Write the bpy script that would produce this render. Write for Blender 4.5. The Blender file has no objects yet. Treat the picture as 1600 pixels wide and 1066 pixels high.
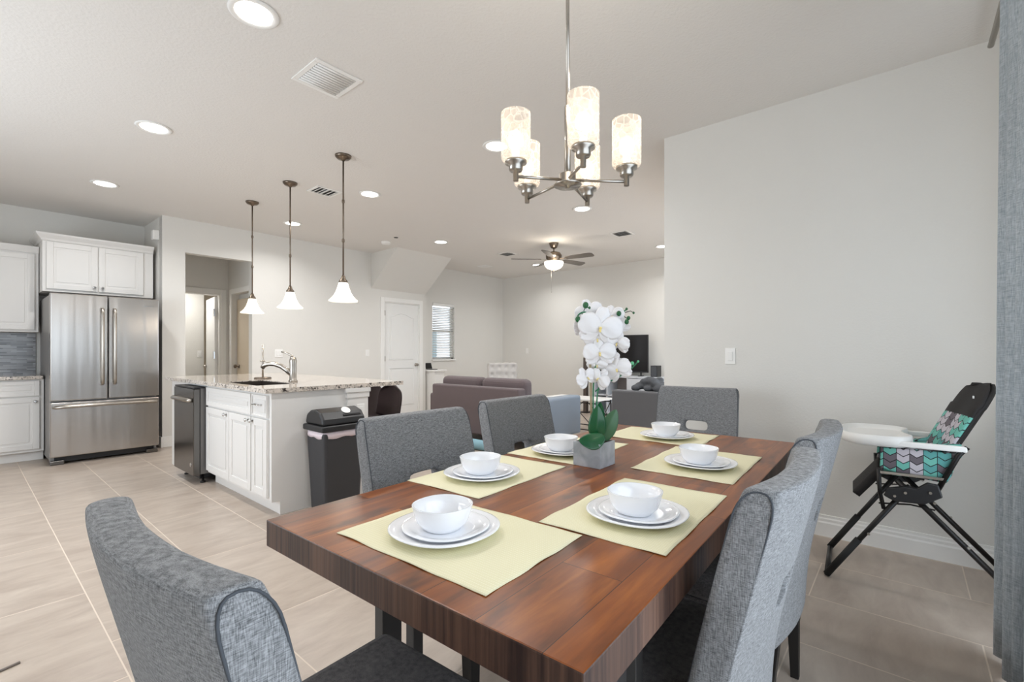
import bpy, bmesh, math, random
from mathutils import Vector, Matrix
random.seed(7)
PI=math.pi
S=bpy.context.scene
COL=S.collection
# ---------------------------------------------------------------- camera
CAMH=1.18; FPX=730.0; TH=math.radians(40.162)
cam=bpy.data.cameras.new('camera'); camo=bpy.data.objects.new('camera',cam); COL.objects.link(camo)
cam.sensor_width=36.0; cam.lens=FPX*36.0/1600.0; cam.shift_y=(549-533)/1600.0
cam.clip_start=0.02; cam.clip_end=200
camo.location=(0,0,CAMH); camo.rotation_euler=(PI/2,0,TH-PI/2)
S.camera=camo
FW=(math.cos(TH),math.sin(TH)); RT=(math.sin(TH),-math.cos(TH))
# ---------------------------------------------------------------- world, daylight, exposure
S.view_settings.view_transform='Standard'; S.view_settings.look='None'
S.view_settings.gamma=1.0; S.view_settings.exposure=0.12; S.view_settings.use_curve_mapping=False
w=bpy.data.worlds.new('world'); S.world=w; w.use_nodes=True
bg=w.node_tree.nodes['Background']; bg.inputs[0].default_value=(0.80,0.90,1.0,1); bg.inputs[1].default_value=2.6
S.cycles.use_denoising=True; S.cycles.max_bounces=10; S.cycles.diffuse_bounces=6; S.cycles.transparent_max_bounces=12
S.cycles.caustics_reflective=False; S.cycles.caustics_refractive=False
S.cycles.sample_clamp_indirect=4.0
def area(name,loc,rot,sx,sy,power,color,shape='RECTANGLE',spread=180):
    l=bpy.data.lights.new(name,'AREA'); l.shape=shape; l.size=sx; l.size_y=sy; l.energy=power; l.color=color
    l.spread=math.radians(spread)
    o=bpy.data.objects.new(name,l); COL.objects.link(o); o.location=loc; o.rotation_euler=rot
    return o
DAY=(0.86,0.93,1.0)
area('daylight_patio',(.55,-0.62,1.25),(PI/2,0,PI),2.2,2.1,46,(.96,.97,1.0))          # through the patio door behind the camera
area('daylight_lanai',(5.9,1.22,1.2),(PI/2,0,PI),2.8,2.1,225,DAY)             # through the living room sliders
area('fill_kitchen',(-1.62,3.9,1.4),(PI/2,0,-PI/2),2.6,1.4,46,DAY)      # added fill light from the unseen kitchen side, no known window there
area('daylight_entry',(7.1,7.9,1.9),(-PI/2,0,0),1.2,1.2,3,DAY)
# ---------------------------------------------------------------- helpers
ORG={}
def origin_of(o): return ORG.get(o.name,Vector((0,0,0)))
class MB:
    def __init__(s): s.b=bmesh.new()
    def box(s,x0,x1,y0,y1,z0,z1,m=0,rot=None):
        v=[s.b.verts.new(p) for p in ((x0,y0,z0),(x1,y0,z0),(x1,y1,z0),(x0,y1,z0),(x0,y0,z1),(x1,y0,z1),(x1,y1,z1),(x0,y1,z1))]
        if rot:
            for a in v: a.co=rot@a.co
        for q in ((3,2,1,0),(4,5,6,7),(0,1,5,4),(1,2,6,5),(2,3,7,6),(3,0,4,7)):
            f=s.b.faces.new([v[i] for i in q]); f.material_index=m
        return s
    def ring(s,c,ax,ay,n,rx,ry): return [s.b.verts.new(c+ax*(rx*math.cos(2*PI*i/n))+ay*(ry*math.sin(2*PI*i/n))) for i in range(n)]
    def tube(s,pts,r,n=10,cap=True,m=0,flat=1.0,up=None):
        pts=[Vector(p) for p in pts]; rs=r if isinstance(r,(list,tuple)) else [r]*len(pts)
        rings=[]; prev=None
        for i,p in enumerate(pts):
            t=(pts[min(i+1,len(pts)-1)]-pts[max(i-1,0)]).normalized()
            if prev is None:
                u=Vector(up) if up else (Vector((0,0,1)) if abs(t.z)<.9 else Vector((1,0,0)))
            else: u=prev
            ax=(u-t*u.dot(t)).normalized(); prev=ax; ay=t.cross(ax)
            rings.append(s.ring(p,ax,ay,n,rs[i]*flat,rs[i]))
        for a,b in zip(rings,rings[1:]):
            for i in range(n):
                f=s.b.faces.new((a[i],a[(i+1)%n],b[(i+1)%n],b[i])); f.smooth=True; f.material_index=m
        if cap:
            s.b.faces.new(rings[0][::-1]).material_index=m; s.b.faces.new(rings[-1]).material_index=m
        return s
    def lathe(s,prof,c=(0,0,0),n=32,m=0,sq=2.0,capb=True,capt=True,axis='Z',rot=0):
        c=Vector(c); rings=[]
        for (r,z) in prof:
            R=[]
            for i in range(n):
                a=2*PI*i/n; ca,sa=math.cos(a),math.sin(a)
                k=1.0 if sq==2.0 else (abs(ca)**sq+abs(sa)**sq)**(-1.0/sq)
                a2=a+rot
                x,y=r*k*math.cos(a2),r*k*math.sin(a2)
                p=Vector((x,y,z)) if axis=='Z' else (Vector((z,x,y)) if axis=='X' else Vector((x,z,y)))
                R.append(s.b.verts.new(c+p))
            rings.append(R)
        for a,b in zip(rings,rings[1:]):
            for i in range(n):
                f=s.b.faces.new((a[i],a[(i+1)%n],b[(i+1)%n],b[i])); f.smooth=True; f.material_index=m
        if capb: s.b.faces.new(rings[0][::-1]).material_index=m
        if capt: s.b.faces.new(rings[-1]).material_index=m
        return s
    def prism(s,poly,d0,d1,axis='Y',m=0):
        def P(a,b,d): return (a,d,b) if axis=='Y' else ((d,a,b) if axis=='X' else (a,b,d))
        A=[s.b.verts.new(P(a,b,d0)) for a,b in poly]; B=[s.b.verts.new(P(a,b,d1)) for a,b in poly]
        n=len(poly)
        s.b.faces.new(A).material_index=m; s.b.faces.new(B[::-1]).material_index=m
        for i in range(n): s.b.faces.new((A[i],B[i],B[(i+1)%n],A[(i+1)%n])).material_index=m
        return s
    def quadgrid(s,fn,nu,nv,m=0):
        g=[[s.b.verts.new(fn(i/nu,j/nv)) for i in range(nu+1)] for j in range(nv+1)]
        for j in range(nv):
            for i in range(nu):
                f=s.b.faces.new((g[j][i],g[j][i+1],g[j+1][i+1],g[j+1][i])); f.smooth=True; f.material_index=m
        return s
    def sphere(s,c,r,sc=(1,1,1),n=16):
        mt=Matrix.Translation(Vector(c))@Matrix.Diagonal((sc[0],sc[1],sc[2],1))
        q=bmesh.ops.create_uvsphere(s.b,u_segments=n,v_segments=max(6,n//2),radius=r,matrix=mt)
        for v in q['verts']:
            for f in v.link_faces: f.smooth=True
        return s
    def build(s,name,mat,parent=None,world=False,bevel=0,seg=2,smooth=False,fixn=True,solid=0,subsurf=0,matrix=None):
        if fixn: bmesh.ops.recalc_face_normals(s.b,faces=s.b.faces)
        me=bpy.data.meshes.new(name)
        o=bpy.data.objects.new(name,me); COL.objects.link(o)
        if matrix is not None: bmesh.ops.transform(s.b,matrix=matrix,verts=s.b.verts)
        if parent is not None:
            o.parent=parent
            if world:
                off=origin_of(parent)
                for v in s.b.verts: v.co-=off
                ORG[o.name]=off.copy()
        else:
            vs=[v.co for v in s.b.verts]
            c=Vector(((min(v.x for v in vs)+max(v.x for v in vs))/2,(min(v.y for v in vs)+max(v.y for v in vs))/2,min(v.z for v in vs)))
            for v in s.b.verts: v.co-=c
            o.location=c; ORG[o.name]=c.copy()
        if smooth:
            for f in s.b.faces: f.smooth=True
        s.b.to_mesh(me); s.b.free()
        for mm in (mat if isinstance(mat,(list,tuple)) else [mat]): me.materials.append(mm)
        if solid:
            md=o.modifiers.new('solid','SOLIDIFY'); md.thickness=solid; md.offset=0
        if subsurf:
            md=o.modifiers.new('sub','SUBSURF'); md.levels=subsurf; md.render_levels=subsurf
        if bevel:
            md=o.modifiers.new('bevel','BEVEL'); md.width=bevel; md.segments=seg; md.limit_method='ANGLE'; md.angle_limit=math.radians(40)
            md.harden_normals=False
        return o
def B(x0,x1,y0,y1,z0,z1): return MB().box(x0,x1,y0,y1,z0,z1)
def tag(o,label,cat,group=None):
    o['label']=label; o['category']=cat
    if group: o['group']=group
    return o
def thing(name,label,cat,loc=(0,0,0),rz=0,group=None):
    o=bpy.data.objects.new(name,None); COL.objects.link(o); o.location=loc; o.rotation_euler=(0,0,rz)
    o.empty_display_size=.1
    ORG[o.name]=Vector(loc); return tag(o,label,cat,group)
def struct(o): o['kind']='structure'; return o
def dup(o,loc=None,rz=None,label=None,parent=None):
    c=o.copy(); COL.objects.link(c)
    if parent is not None: c.parent=parent
    for ch in [x for x in bpy.data.objects if x.parent==o]: dup(ch,parent=c)
    if loc is not None: c.location=loc
    if rz is not None: c.rotation_euler=(0,0,rz)
    if label: c['label']=label
    return c
# ---------------------------------------------------------------- materials
def newmat(name):
    m=bpy.data.materials.new(name); m.use_nodes=True; nt=m.node_tree
    return m,nt,nt.nodes['Principled BSDF']
def srgb(r,g,b):
    f=lambda c:(c/255/12.92 if c/255<=.04045 else ((c/255+.055)/1.055)**2.4)
    return (f(r),f(g),f(b),1)
def N(nt,t,**kw):
    n=nt.nodes.new(t)
    for k,v in kw.items(): setattr(n,k,v)
    return n
def simple(name,col,rough=.5,metal=0,bump=0,bscale=200,var=0,vscale=8,spec=.5,coat=0,emit=None,estr=0,sheen=0):
    m,nt,p=newmat(name); L=nt.links.new
    p.inputs['Base Color'].default_value=col; p.inputs['Roughness'].default_value=rough; p.inputs['Metallic'].default_value=metal
    p.inputs['Specular IOR Level'].default_value=spec; p.inputs['Coat Weight'].default_value=coat
    p.inputs['Sheen Weight'].default_value=sheen
    if emit: p.inputs['Emission Color'].default_value=emit; p.inputs['Emission Strength'].default_value=estr
    tc=N(nt,'ShaderNodeTexCoord')
    if bump:
        nz=N(nt,'ShaderNodeTexNoise'); nz.inputs['Scale'].default_value=bscale; nz.inputs['Detail'].default_value=3
        bp=N(nt,'ShaderNodeBump'); bp.inputs['Strength'].default_value=bump; bp.inputs['Distance'].default_value=.004
        L(tc.outputs['Object'],nz.inputs['Vector']); L(nz.outputs['Fac'],bp.inputs['Height']); L(bp.outputs['Normal'],p.inputs['Normal'])
    nz=N(nt,'ShaderNodeTexNoise'); nz.inputs['Scale'].default_value=vscale; nz.inputs['Detail'].default_value=4
    mr=N(nt,'ShaderNodeMapRange'); mr.inputs['To Min'].default_value=1-var; mr.inputs['To Max'].default_value=1+var
    mx=N(nt,'ShaderNodeVectorMath',operation='SCALE'); mx.inputs[0].default_value=col[:3]
    L(tc.outputs['Object'],nz.inputs['Vector']); L(nz.outputs['Fac'],mr.inputs['Value']); L(mr.outputs[0],mx.inputs['Scale']); L(mx.outputs[0],p.inputs['Base Color'])
    return m
M={}
M['wall']=simple('wall_paint',srgb(222,220,215),.75,bump=.25,bscale=90,var=.01)
M['ceil']=simple('ceiling_paint',srgb(226,223,219),.85,bump=.6,bscale=55,var=.01)
M['trim']=simple('white_trim',srgb(236,235,232),.4,var=.01)
M['door']=simple('door_paint',srgb(232,232,230),.45,var=.01)
M['beige']=simple('beige_paint_warm_shade',srgb(205,190,168),.5,var=.02)  # end wall's own beige; on the side door, warm shade put into the colour
M['cab']=simple('cabinet_white',srgb(226,224,221),.38,var=.015,vscale=3)
M['nickel']=simple('brushed_nickel',srgb(178,172,164),.28,metal=1,var=.05,vscale=40)
M['bronze']=simple('dark_nickel',srgb(120,108,96),.3,metal=1,var=.08,vscale=30)
M['chrome']=simple('chrome',srgb(215,215,215),.1,metal=1,var=.02)
M['blackmetal']=simple('black_metal',srgb(26,24,24),.4,metal=.3,var=.1)
M['black']=simple('black_plastic',srgb(30,30,32),.42,var=.08,bump=.05,bscale=400)
M['binbody']=simple('bin_plastic',srgb(52,52,55),.48,var=.05,bump=.08,bscale=500)
M['white']=simple('white_plastic',srgb(238,237,234),.35,var=.01)
M['porcelain']=simple('white_porcelain',srgb(246,247,250),.12,var=.005,coat=.5)
M['blackwood']=simple('black_stained_wood',srgb(24,22,21),.45,var=.2,vscale=20)
M['legwood']=simple('charcoal_leg_wood',srgb(62,60,59),.5,var=.15,vscale=20)
M['sofa']=simple('sofa_fabric',srgb(98,86,88),.9,bump=.35,bscale=600,var=.08,vscale=120,sheen=.2)
M['sofablue']=simple('sofa_arm_fabric',srgb(128,140,154),.9,bump=.35,bscale=600,var=.08,vscale=120,sheen=.2)
M['love']=simple('loveseat_fabric',srgb(88,88,91),.9,bump=.3,bscale=600,var=.08,vscale=120,sheen=.2)
M['cream']=simple('cream_upholstery',srgb(200,196,192),.85,bump=.2,bscale=300,var=.04,vscale=60)
M['blanket']=simple('dark_blanket',srgb(78,80,84),.95,bump=.8,bscale=120,var=.25,vscale=25)
M['screen']=simple('tv_screen',srgb(22,20,22),.12,var=.05)
M['tvstand']=simple('whitewashed_wood',srgb(202,206,212),.6,var=.1,vscale=14)
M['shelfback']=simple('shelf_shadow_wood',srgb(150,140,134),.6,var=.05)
M['teal']=simple('light_blue_foam',srgb(130,170,185),.7,var=.04)
M['leaf']=simple('orchid_leaf',srgb(12,84,46),.3,var=.25,vscale=18,coat=.2)
M['leaf2']=simple('orchid_leaf_back',srgb(70,110,78),.4,var=.2,vscale=18)
M['stem']=simple('orchid_stem',srgb(40,120,80),.45,var=.15,vscale=40)
M['bud']=simple('orchid_bud',srgb(34,92,52),.4,var=.2,vscale=60)
M['budlight']=simple('orchid_pale_bud',srgb(100,190,140),.4,var=.1,vscale=60)
M['stake']=simple('bamboo_stake',srgb(150,135,105),.6,var=.15,vscale=60)
M['lip']=simple('orchid_lip',srgb(236,214,140),.5,var=.1,vscale=200)
M['shell']=simple('stool_shell',srgb(44,32,36),.45,var=.12,vscale=12)
M['whitebag']=simple('bin_liner',srgb(228,214,220),.35,var=.06,vscale=40,bump=.5,bscale=60)
M['red']=simple('red_plastic',srgb(170,48,44),.4,var=.03)
M['stonecube']=None
M['sinkdark']=simple('sink_steel_shade',srgb(92,84,78),.35,metal=.8,var=.1)  # steel darkened: the shade inside the cut-out is put into its colour
M['rubber']=simple('black_rubber',srgb(22,22,22),.7,var=.05)
M['hcfabric']=simple('highchair_black_fabric',srgb(34,31,31),.75,bump=.3,bscale=500,var=.1,vscale=40)
M['dwash']=simple('dark_stainless',srgb(112,110,108),.22,metal=1,var=.04)
M['ventdark']=simple('vent_shadow',srgb(60,58,56),.8,var=.02)
M['fanblade']=simple('fan_blade_wood',srgb(110,104,98),.5,var=.12,vscale=10)
M['glow']=simple('lit_lens',(1,1,1,1),.5,emit=(1,.96,.9,1),estr=9)
M['bulb']=simple('lit_bulb',(1,1,1,1),.5,emit=(1,.88,.72,1),estr=2.2)
M['shade']=simple('frosted_shade',(1,.97,.92,1),.4,emit=(1,.88,.72,1),estr=.95)
M['bowlglass']=simple('lit_bowl_glass',(1,.97,.92,1),.4,emit=(1,.92,.8,1),estr=1.3)
def petal_mat():
    m,nt,p=newmat('orchid_petal'); L=nt.links.new
    p.inputs['Base Color'].default_value=srgb(250,249,250); p.inputs['Roughness'].default_value=.55
    tr=N(nt,'ShaderNodeBsdfTranslucent'); tr.inputs[0].default_value=srgb(250,248,250)
    mx=N(nt,'ShaderNodeMixShader'); mx.inputs[0].default_value=.3
    L(p.outputs[0],mx.inputs[1]); L(tr.outputs[0],mx.inputs[2]); L(mx.outputs[0],nt.nodes['Material Output'].inputs[0])
    return m
M['petal']=petal_mat()
def fabric(name,c1,c2,scale=1.0,rough=.95):
    m,nt,p=newmat(name); L=nt.links.new
    tc=N(nt,'ShaderNodeTexCoord')
    outs=[]
    for sc in ((750,750,70),(80,80,750)):
        mp=N(nt,'ShaderNodeMapping'); mp.inputs['Scale'].default_value=[q*scale for q in sc]
        nz=N(nt,'ShaderNodeTexNoise'); nz.inputs['Scale'].default_value=1; nz.inputs['Detail'].default_value=2
        L(tc.outputs['Object'],mp.inputs[0]); L(mp.outputs[0],nz.inputs['Vector']); outs.append(nz.outputs['Fac'])
    ad=N(nt,'ShaderNodeMath',operation='ADD'); L(outs[0],ad.inputs[0]); L(outs[1],ad.inputs[1])
    mr=N(nt,'ShaderNodeMapRange'); mr.inputs['From Min'].default_value=.72; mr.inputs['From Max'].default_value=1.28
    L(ad.outputs[0],mr.inputs[0])
    mc=N(nt,'ShaderNodeMix',data_type='RGBA'); mc.inputs[6].default_value=c1; mc.inputs[7].default_value=c2
    L(mr.outputs[0],mc.inputs[0]); L(mc.outputs[2],p.inputs['Base Color'])
    bp=N(nt,'ShaderNodeBump'); bp.inputs['Strength'].default_value=.35; bp.inputs['Distance'].default_value=.002
    L(ad.outputs[0],bp.inputs['Height']); L(bp.outputs['Normal'],p.inputs['Normal'])
    p.inputs['Roughness'].default_value=rough; p.inputs['Sheen Weight'].default_value=.15; p.inputs['Specular IOR Level'].default_value=.2
    return m
M['tweed']=fabric('grey_tweed',srgb(86,87,89),srgb(158,159,161))
M['seat']=fabric('charcoal_seat_fabric',srgb(62,59,60),srgb(104,99,98))
M['curtain']=fabric('blue_grey_linen',srgb(146,158,168),srgb(192,202,210),.5)
M['piping']=simple('dark_piping',srgb(66,70,76),.8,var=.05)
def tile_mat():
    m,nt,p=newmat('floor_tile'); L=nt.links.new
    g=N(nt,'ShaderNodeNewGeometry')
    mp=N(nt,'ShaderNodeMapping'); mp.vector_type='POINT'; mp.inputs['Rotation'].default_value=(0,0,PI/2)
    mp.inputs['Location'].default_value=(0.36,-0.40+.45*20,0)
    L(g.outputs['Position'],mp.inputs[0])
    # rotated so that rows run along world Y
    br=N(nt,'ShaderNodeTexBrick'); br.inputs['Scale'].default_value=1; br.inputs['Brick Width'].default_value=.9; br.inputs['Row Height'].default_value=.45
    br.inputs['Mortar Size'].default_value=.003; br.inputs['Mortar Smooth'].default_value=.2; br.offset=.34
    br.inputs['Color1'].default_value=(.0,.0,.0,1); br.inputs['Color2'].default_value=(1,1,1,1); br.inputs['Mortar'].default_value=(.5,.5,.5,1)
    L(mp.outputs[0],br.inputs['Vector'])
    mp2=N(nt,'ShaderNodeMapping'); mp2.inputs['Scale'].default_value=(1.5,4.5,1); L(g.outputs['Position'],mp2.inputs[0])
    off=N(nt,'ShaderNodeVectorMath',operation='ADD')
    sc=N(nt,'ShaderNodeVectorMath',operation='SCALE'); sc.inputs['Scale'].default_value=3.0
    L(br.outputs['Color'],sc.inputs[0]); L(mp2.outputs[0],off.inputs[0]); L(sc.outputs[0],off.inputs[1])
    nz=N(nt,'ShaderNodeTexNoise'); nz.inputs['Scale'].default_value=2.2; nz.inputs['Detail'].default_value=9; nz.inputs['Roughness'].default_value=.62; nz.inputs['Distortion'].default_value=.5
    L(off.outputs[0],nz.inputs['Vector'])
    cr=N(nt,'ShaderNodeValToRGB'); e=cr.color_ramp.elements
    e[0].position=.3; e[0].color=srgb(164,149,137); e[1].position=.7; e[1].color=srgb(190,177,164)
    L(nz.outputs['Fac'],cr.inputs[0])
    mx=N(nt,'ShaderNodeMix',data_type='RGBA'); mx.inputs[7].default_value=srgb(212,198,183)
    L(br.outputs['Fac'],mx.inputs[0]); L(cr.outputs[0],mx.inputs[6]); L(mx.outputs[2],p.inputs['Base Color'])
    rr=N(nt,'ShaderNodeMapRange'); rr.inputs['To Min'].default_value=.33; rr.inputs['To Max'].default_value=.7
    L(br.outputs['Fac'],rr.inputs[0]); L(rr.outputs[0],p.inputs['Roughness'])
    bp=N(nt,'ShaderNodeBump'); bp.inputs['Strength'].default_value=.5; bp.inputs['Distance'].default_value=.0015; bp.invert=True
    L(br.outputs['Fac'],bp.inputs['Height']); L(bp.outputs['Normal'],p.inputs['Normal'])
    return m
M['tile']=tile_mat()
def wood_top():
    m,nt,p=newmat('plank_table_top'); L=nt.links.new
    tc=N(nt,'ShaderNodeTexCoord')
    br=N(nt,'ShaderNodeTexBrick'); br.inputs['Scale'].default_value=1; br.inputs['Brick Width'].default_value=.72; br.inputs['Row Height'].default_value=.128
    br.inputs['Mortar Size'].default_value=.0007; br.inputs['Color1'].default_value=(0,0,0,1); br.inputs['Color2'].default_value=(1,1,1,1); br.inputs['Mortar'].default_value=(.5,.5,.5,1); br.offset=.37
    L(tc.outputs['Object'],br.inputs['Vector'])
    sc=N(nt,'ShaderNodeVectorMath',operation='SCALE'); sc.inputs['Scale'].default_value=7; L(br.outputs['Color'],sc.inputs[0])
    mp=N(nt,'ShaderNodeMapping'); mp.inputs['Scale'].default_value=(1.6,14,6); L(tc.outputs['Object'],mp.inputs[0])
    ad=N(nt,'ShaderNodeVectorMath',operation='ADD'); L(mp.outputs[0],ad.inputs[0]); L(sc.outputs[0],ad.inputs[1])
    nz=N(nt,'ShaderNodeTexNoise'); nz.inputs['Scale'].default_value=1.3; nz.inputs['Detail'].default_value=8; nz.inputs['Roughness'].default_value=.6; nz.inputs['Distortion'].default_value=.4
    L(ad.outputs[0],nz.inputs['Vector'])
    cr=N(nt,'ShaderNodeValToRGB'); el=cr.color_ramp.elements
    el[0].position=.2; el[0].color=srgb(66,33,16); el[1].position=.82; el[1].color=srgb(180,106,40)
    q=el.new(.5); q.color=srgb(128,68,25)
    L(nz.outputs['Fac'],cr.inputs[0])
    bw=N(nt,'ShaderNodeSeparateColor'); L(br.outputs['Color'],bw.inputs[0])
    mr=N(nt,'ShaderNodeMapRange'); mr.inputs['To Min'].default_value=.8; mr.inputs['To Max'].default_value=1.15; L(bw.outputs[0],mr.inputs[0])
    mu=N(nt,'ShaderNodeVectorMath',operation='SCALE'); L(cr.outputs[0],mu.inputs[0]); L(mr.outputs[0],mu.inputs['Scale'])
    # dark worn patches
    mp3=N(nt,'ShaderNodeMapping'); mp3.inputs['Scale'].default_value=(4,11,4); L(tc.outputs['Object'],mp3.inputs[0])
    n3=N(nt,'ShaderNodeTexNoise'); n3.inputs['Scale'].default_value=1.1; n3.inputs['Detail'].default_value=5; L(mp3.outputs[0],n3.inputs['Vector'])
    m3=N(nt,'ShaderNodeMapRange'); m3.inputs['From Min'].default_value=.57; m3.inputs['From Max'].default_value=.70; m3.inputs['To Max'].default_value=.7; L(n3.outputs['Fac'],m3.inputs[0])
    mx=N(nt,'ShaderNodeMix',data_type='RGBA'); mx.inputs[7].default_value=srgb(48,28,22)
    L(m3.outputs[0],mx.inputs[0]); L(mu.outputs[0],mx.inputs[6])
    mg=N(nt,'ShaderNodeMix',data_type='RGBA'); mg.inputs[7].default_value=srgb(40,20,12); L(br.outputs['Fac'],mg.inputs[0]); L(mx.outputs[2],mg.inputs[6])
    L(mg.outputs[2],p.inputs['Base Color'])
    p.inputs['Roughness'].default_value=.32; p.inputs['Specular IOR Level'].default_value=.35
    bp=N(nt,'ShaderNodeBump'); bp.inputs['Strength'].default_value=.15; bp.inputs['Distance'].default_value=.001; L(nz.outputs['Fac'],bp.inputs['Height']); L(bp.outputs['Normal'],p.inputs['Normal'])
    return m
def wood_edge():
    m,nt,p=newmat('rough_sawn_table_edge'); L=nt.links.new
    tc=N(nt,'ShaderNodeTexCoord')
    mp=N(nt,'ShaderNodeMapping'); mp.inputs['Scale'].default_value=(110,110,3); L(tc.outputs['Object'],mp.inputs[0])
    nz=N(nt,'ShaderNodeTexNoise'); nz.inputs['Scale'].default_value=1; nz.inputs['Detail'].default_value=4; L(mp.outputs[0],nz.inputs['Vector'])
    br=N(nt,'ShaderNodeTexNoise'); br.inputs['Scale'].default_value=1; br.inputs['Detail'].default_value=1
    mp2=N(nt,'ShaderNodeMapping'); mp2.inputs['Scale'].default_value=(7,7,.1); L(tc.outputs['Object'],mp2.inputs[0]); L(mp2.outputs[0],br.inputs['Vector'])
    ad=N(nt,'ShaderNodeMath',operation='ADD'); L(nz.outputs['Fac'],ad.inputs[0]); L(br.outputs['Fac'],ad.inputs[1])
    cr=N(nt,'ShaderNodeValToRGB'); e=cr.color_ramp.elements; e[0].position=.36; e[0].color=srgb(44,26,21); e[1].position=.66; e[1].color=srgb(106,76,60)
    hf=N(nt,'ShaderNodeMath',operation='MULTIPLY'); hf.inputs[1].default_value=.5; L(ad.outputs[0],hf.inputs[0]); L(hf.outputs[0],cr.inputs[0])
    L(cr.outputs[0],p.inputs['Base Color']); p.inputs['Roughness'].default_value=.5
    bp=N(nt,'ShaderNodeBump'); bp.inputs['Strength'].default_value=.5; bp.inputs['Distance'].default_value=.002; L(nz.outputs['Fac'],bp.inputs['Height']); L(bp.outputs['Normal'],p.inputs['Normal'])
    return m
M['woodtop']=wood_top(); M['woodedge']=wood_edge()
def granite():
    m,nt,p=newmat('speckled_granite'); L=nt.links.new
    tc=N(nt,'ShaderNodeTexCoord')
    v=N(nt,'ShaderNodeTexVoronoi'); v.inputs['Scale'].default_value=95; L(tc.outputs['Object'],v.inputs['Vector'])
    sp=N(nt,'ShaderNodeSeparateColor'); L(v.outputs['Color'],sp.inputs[0])
    nz=N(nt,'ShaderNodeTexNoise'); nz.inputs['Scale'].default_value=22; nz.inputs['Detail'].default_value=5; L(tc.outputs['Object'],nz.inputs['Vector'])
    ad=N(nt,'ShaderNodeMath',operation='MULTIPLY_ADD'); ad.inputs[1].default_value=.5; L(sp.outputs[0],ad.inputs[0]); L(nz.outputs['Fac'],ad.inputs[2])
    cr=N(nt,'ShaderNodeValToRGB'); e=cr.color_ramp.elements; e[0].position=.45; e[0].color=srgb(66,60,58); e[1].position=.62; e[1].color=srgb(176,168,158)
    q=e.new(.85); q.color=srgb(214,204,194)
    L(ad.outputs[0],cr.inputs[0]); L(cr.outputs[0],p.inputs['Base Color']); p.inputs['Roughness'].default_value=.07
    return m
M['granite']=granite()
def steel():
    m,nt,p=newmat('brushed_stainless'); L=nt.links.new
    tc=N(nt,'ShaderNodeTexCoord'); mp=N(nt,'ShaderNodeMapping'); mp.inputs['Scale'].default_value=(7,7,.35); L(tc.outputs['Object'],mp.inputs[0])
    nz=N(nt,'ShaderNodeTexNoise'); nz.inputs['Scale'].default_value=1.0; nz.inputs['Detail'].default_value=2; L(mp.outputs[0],nz.inputs['Vector'])
    bp=N(nt,'ShaderNodeBump'); bp.inputs['Strength'].default_value=.22; bp.inputs['Distance'].default_value=.03; L(nz.outputs['Fac'],bp.inputs['Height']); L(bp.outputs['Normal'],p.inputs['Normal'])
    p.inputs['Base Color'].default_value=srgb(186,182,178); p.inputs['Metallic'].default_value=1; p.inputs['Roughness'].default_value=.24
    p.inputs['Anisotropic'].default_value=.5
    return m
M['steel']=steel()
def mosaic():
    m,nt,p=newmat('glass_mosaic'); L=nt.links.new
    tc=N(nt,'ShaderNodeTexCoord'); mp=N(nt,'ShaderNodeMapping'); mp.inputs['Rotation'].default_value=(-PI/2,0,0); L(tc.outputs['Object'],mp.inputs[0])
    br=N(nt,'ShaderNodeTexBrick'); br.inputs['Scale'].default_value=1; br.inputs['Brick Width'].default_value=.13; br.inputs['Row Height'].default_value=.016; br.inputs['Mortar Size'].default_value=.001
    br.inputs['Color1'].default_value=srgb(96,96,100); br.inputs['Color2'].default_value=srgb(176,178,182); br.inputs['Mortar'].default_value=srgb(140,140,140); br.offset=.37; br.squash=.6; br.squash_frequency=3
    L(mp.outputs[0],br.inputs['Vector']); L(br.outputs['Color'],p.inputs['Base Color']); p.inputs['Roughness'].default_value=.12
    return m
M['mosaic']=mosaic()
def marble():
    m,nt,p=newmat('grey_marble'); L=nt.links.new
    tc=N(nt,'ShaderNodeTexCoord'); nz=N(nt,'ShaderNodeTexNoise'); nz.inputs['Scale'].default_value=14; nz.inputs['Detail'].default_value=8; nz.inputs['Distortion'].default_value=.6
    L(tc.outputs['Object'],nz.inputs['Vector']); cr=N(nt,'ShaderNodeValToRGB'); e=cr.color_ramp.elements
    e[0].position=.35; e[0].color=srgb(150,156,164); e[1].position=.75; e[1].color=srgb(196,201,208)
    L(nz.outputs['Fac'],cr.inputs[0]); L(cr.outputs[0],p.inputs['Base Color']); p.inputs['Roughness'].default_value=.35
    return m
M['marble']=marble()
def placemat_mat():
    m,nt,p=newmat('pale_yellow_weave'); L=nt.links.new
    tc=N(nt,'ShaderNodeTexCoord')
    wv=N(nt,'ShaderNodeTexWave'); wv.bands_direction='X'; wv.inputs['Scale'].default_value=40
    wv2=N(nt,'ShaderNodeTexWave'); wv2.bands_direction='Y'; wv2.inputs['Scale'].default_value=60
    L(tc.outputs['Object'],wv.inputs[0]); L(tc.outputs['Object'],wv2.inputs[0])
    mu=N(nt,'ShaderNodeMath',operation='MULTIPLY'); L(wv.outputs['Fac'],mu.inputs[0]); L(wv2.outputs['Fac'],mu.inputs[1])
    mx=N(nt,'ShaderNodeMix',data_type='RGBA'); mx.inputs[6].default_value=srgb(233,227,190); mx.inputs[7].default_value=srgb(243,238,210)
    L(mu.outputs[0],mx.inputs[0]); L(mx.outputs[2],p.inputs['Base Color']); p.inputs['Roughness'].default_value=.7
    bp=N(nt,'ShaderNodeBump'); bp.inputs['Strength'].default_value=.3; bp.inputs['Distance'].default_value=.001; L(mu.outputs[0],bp.inputs['Height']); L(bp.outputs['Normal'],p.inputs['Normal'])
    return m
M['mat']=placemat_mat()
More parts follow.
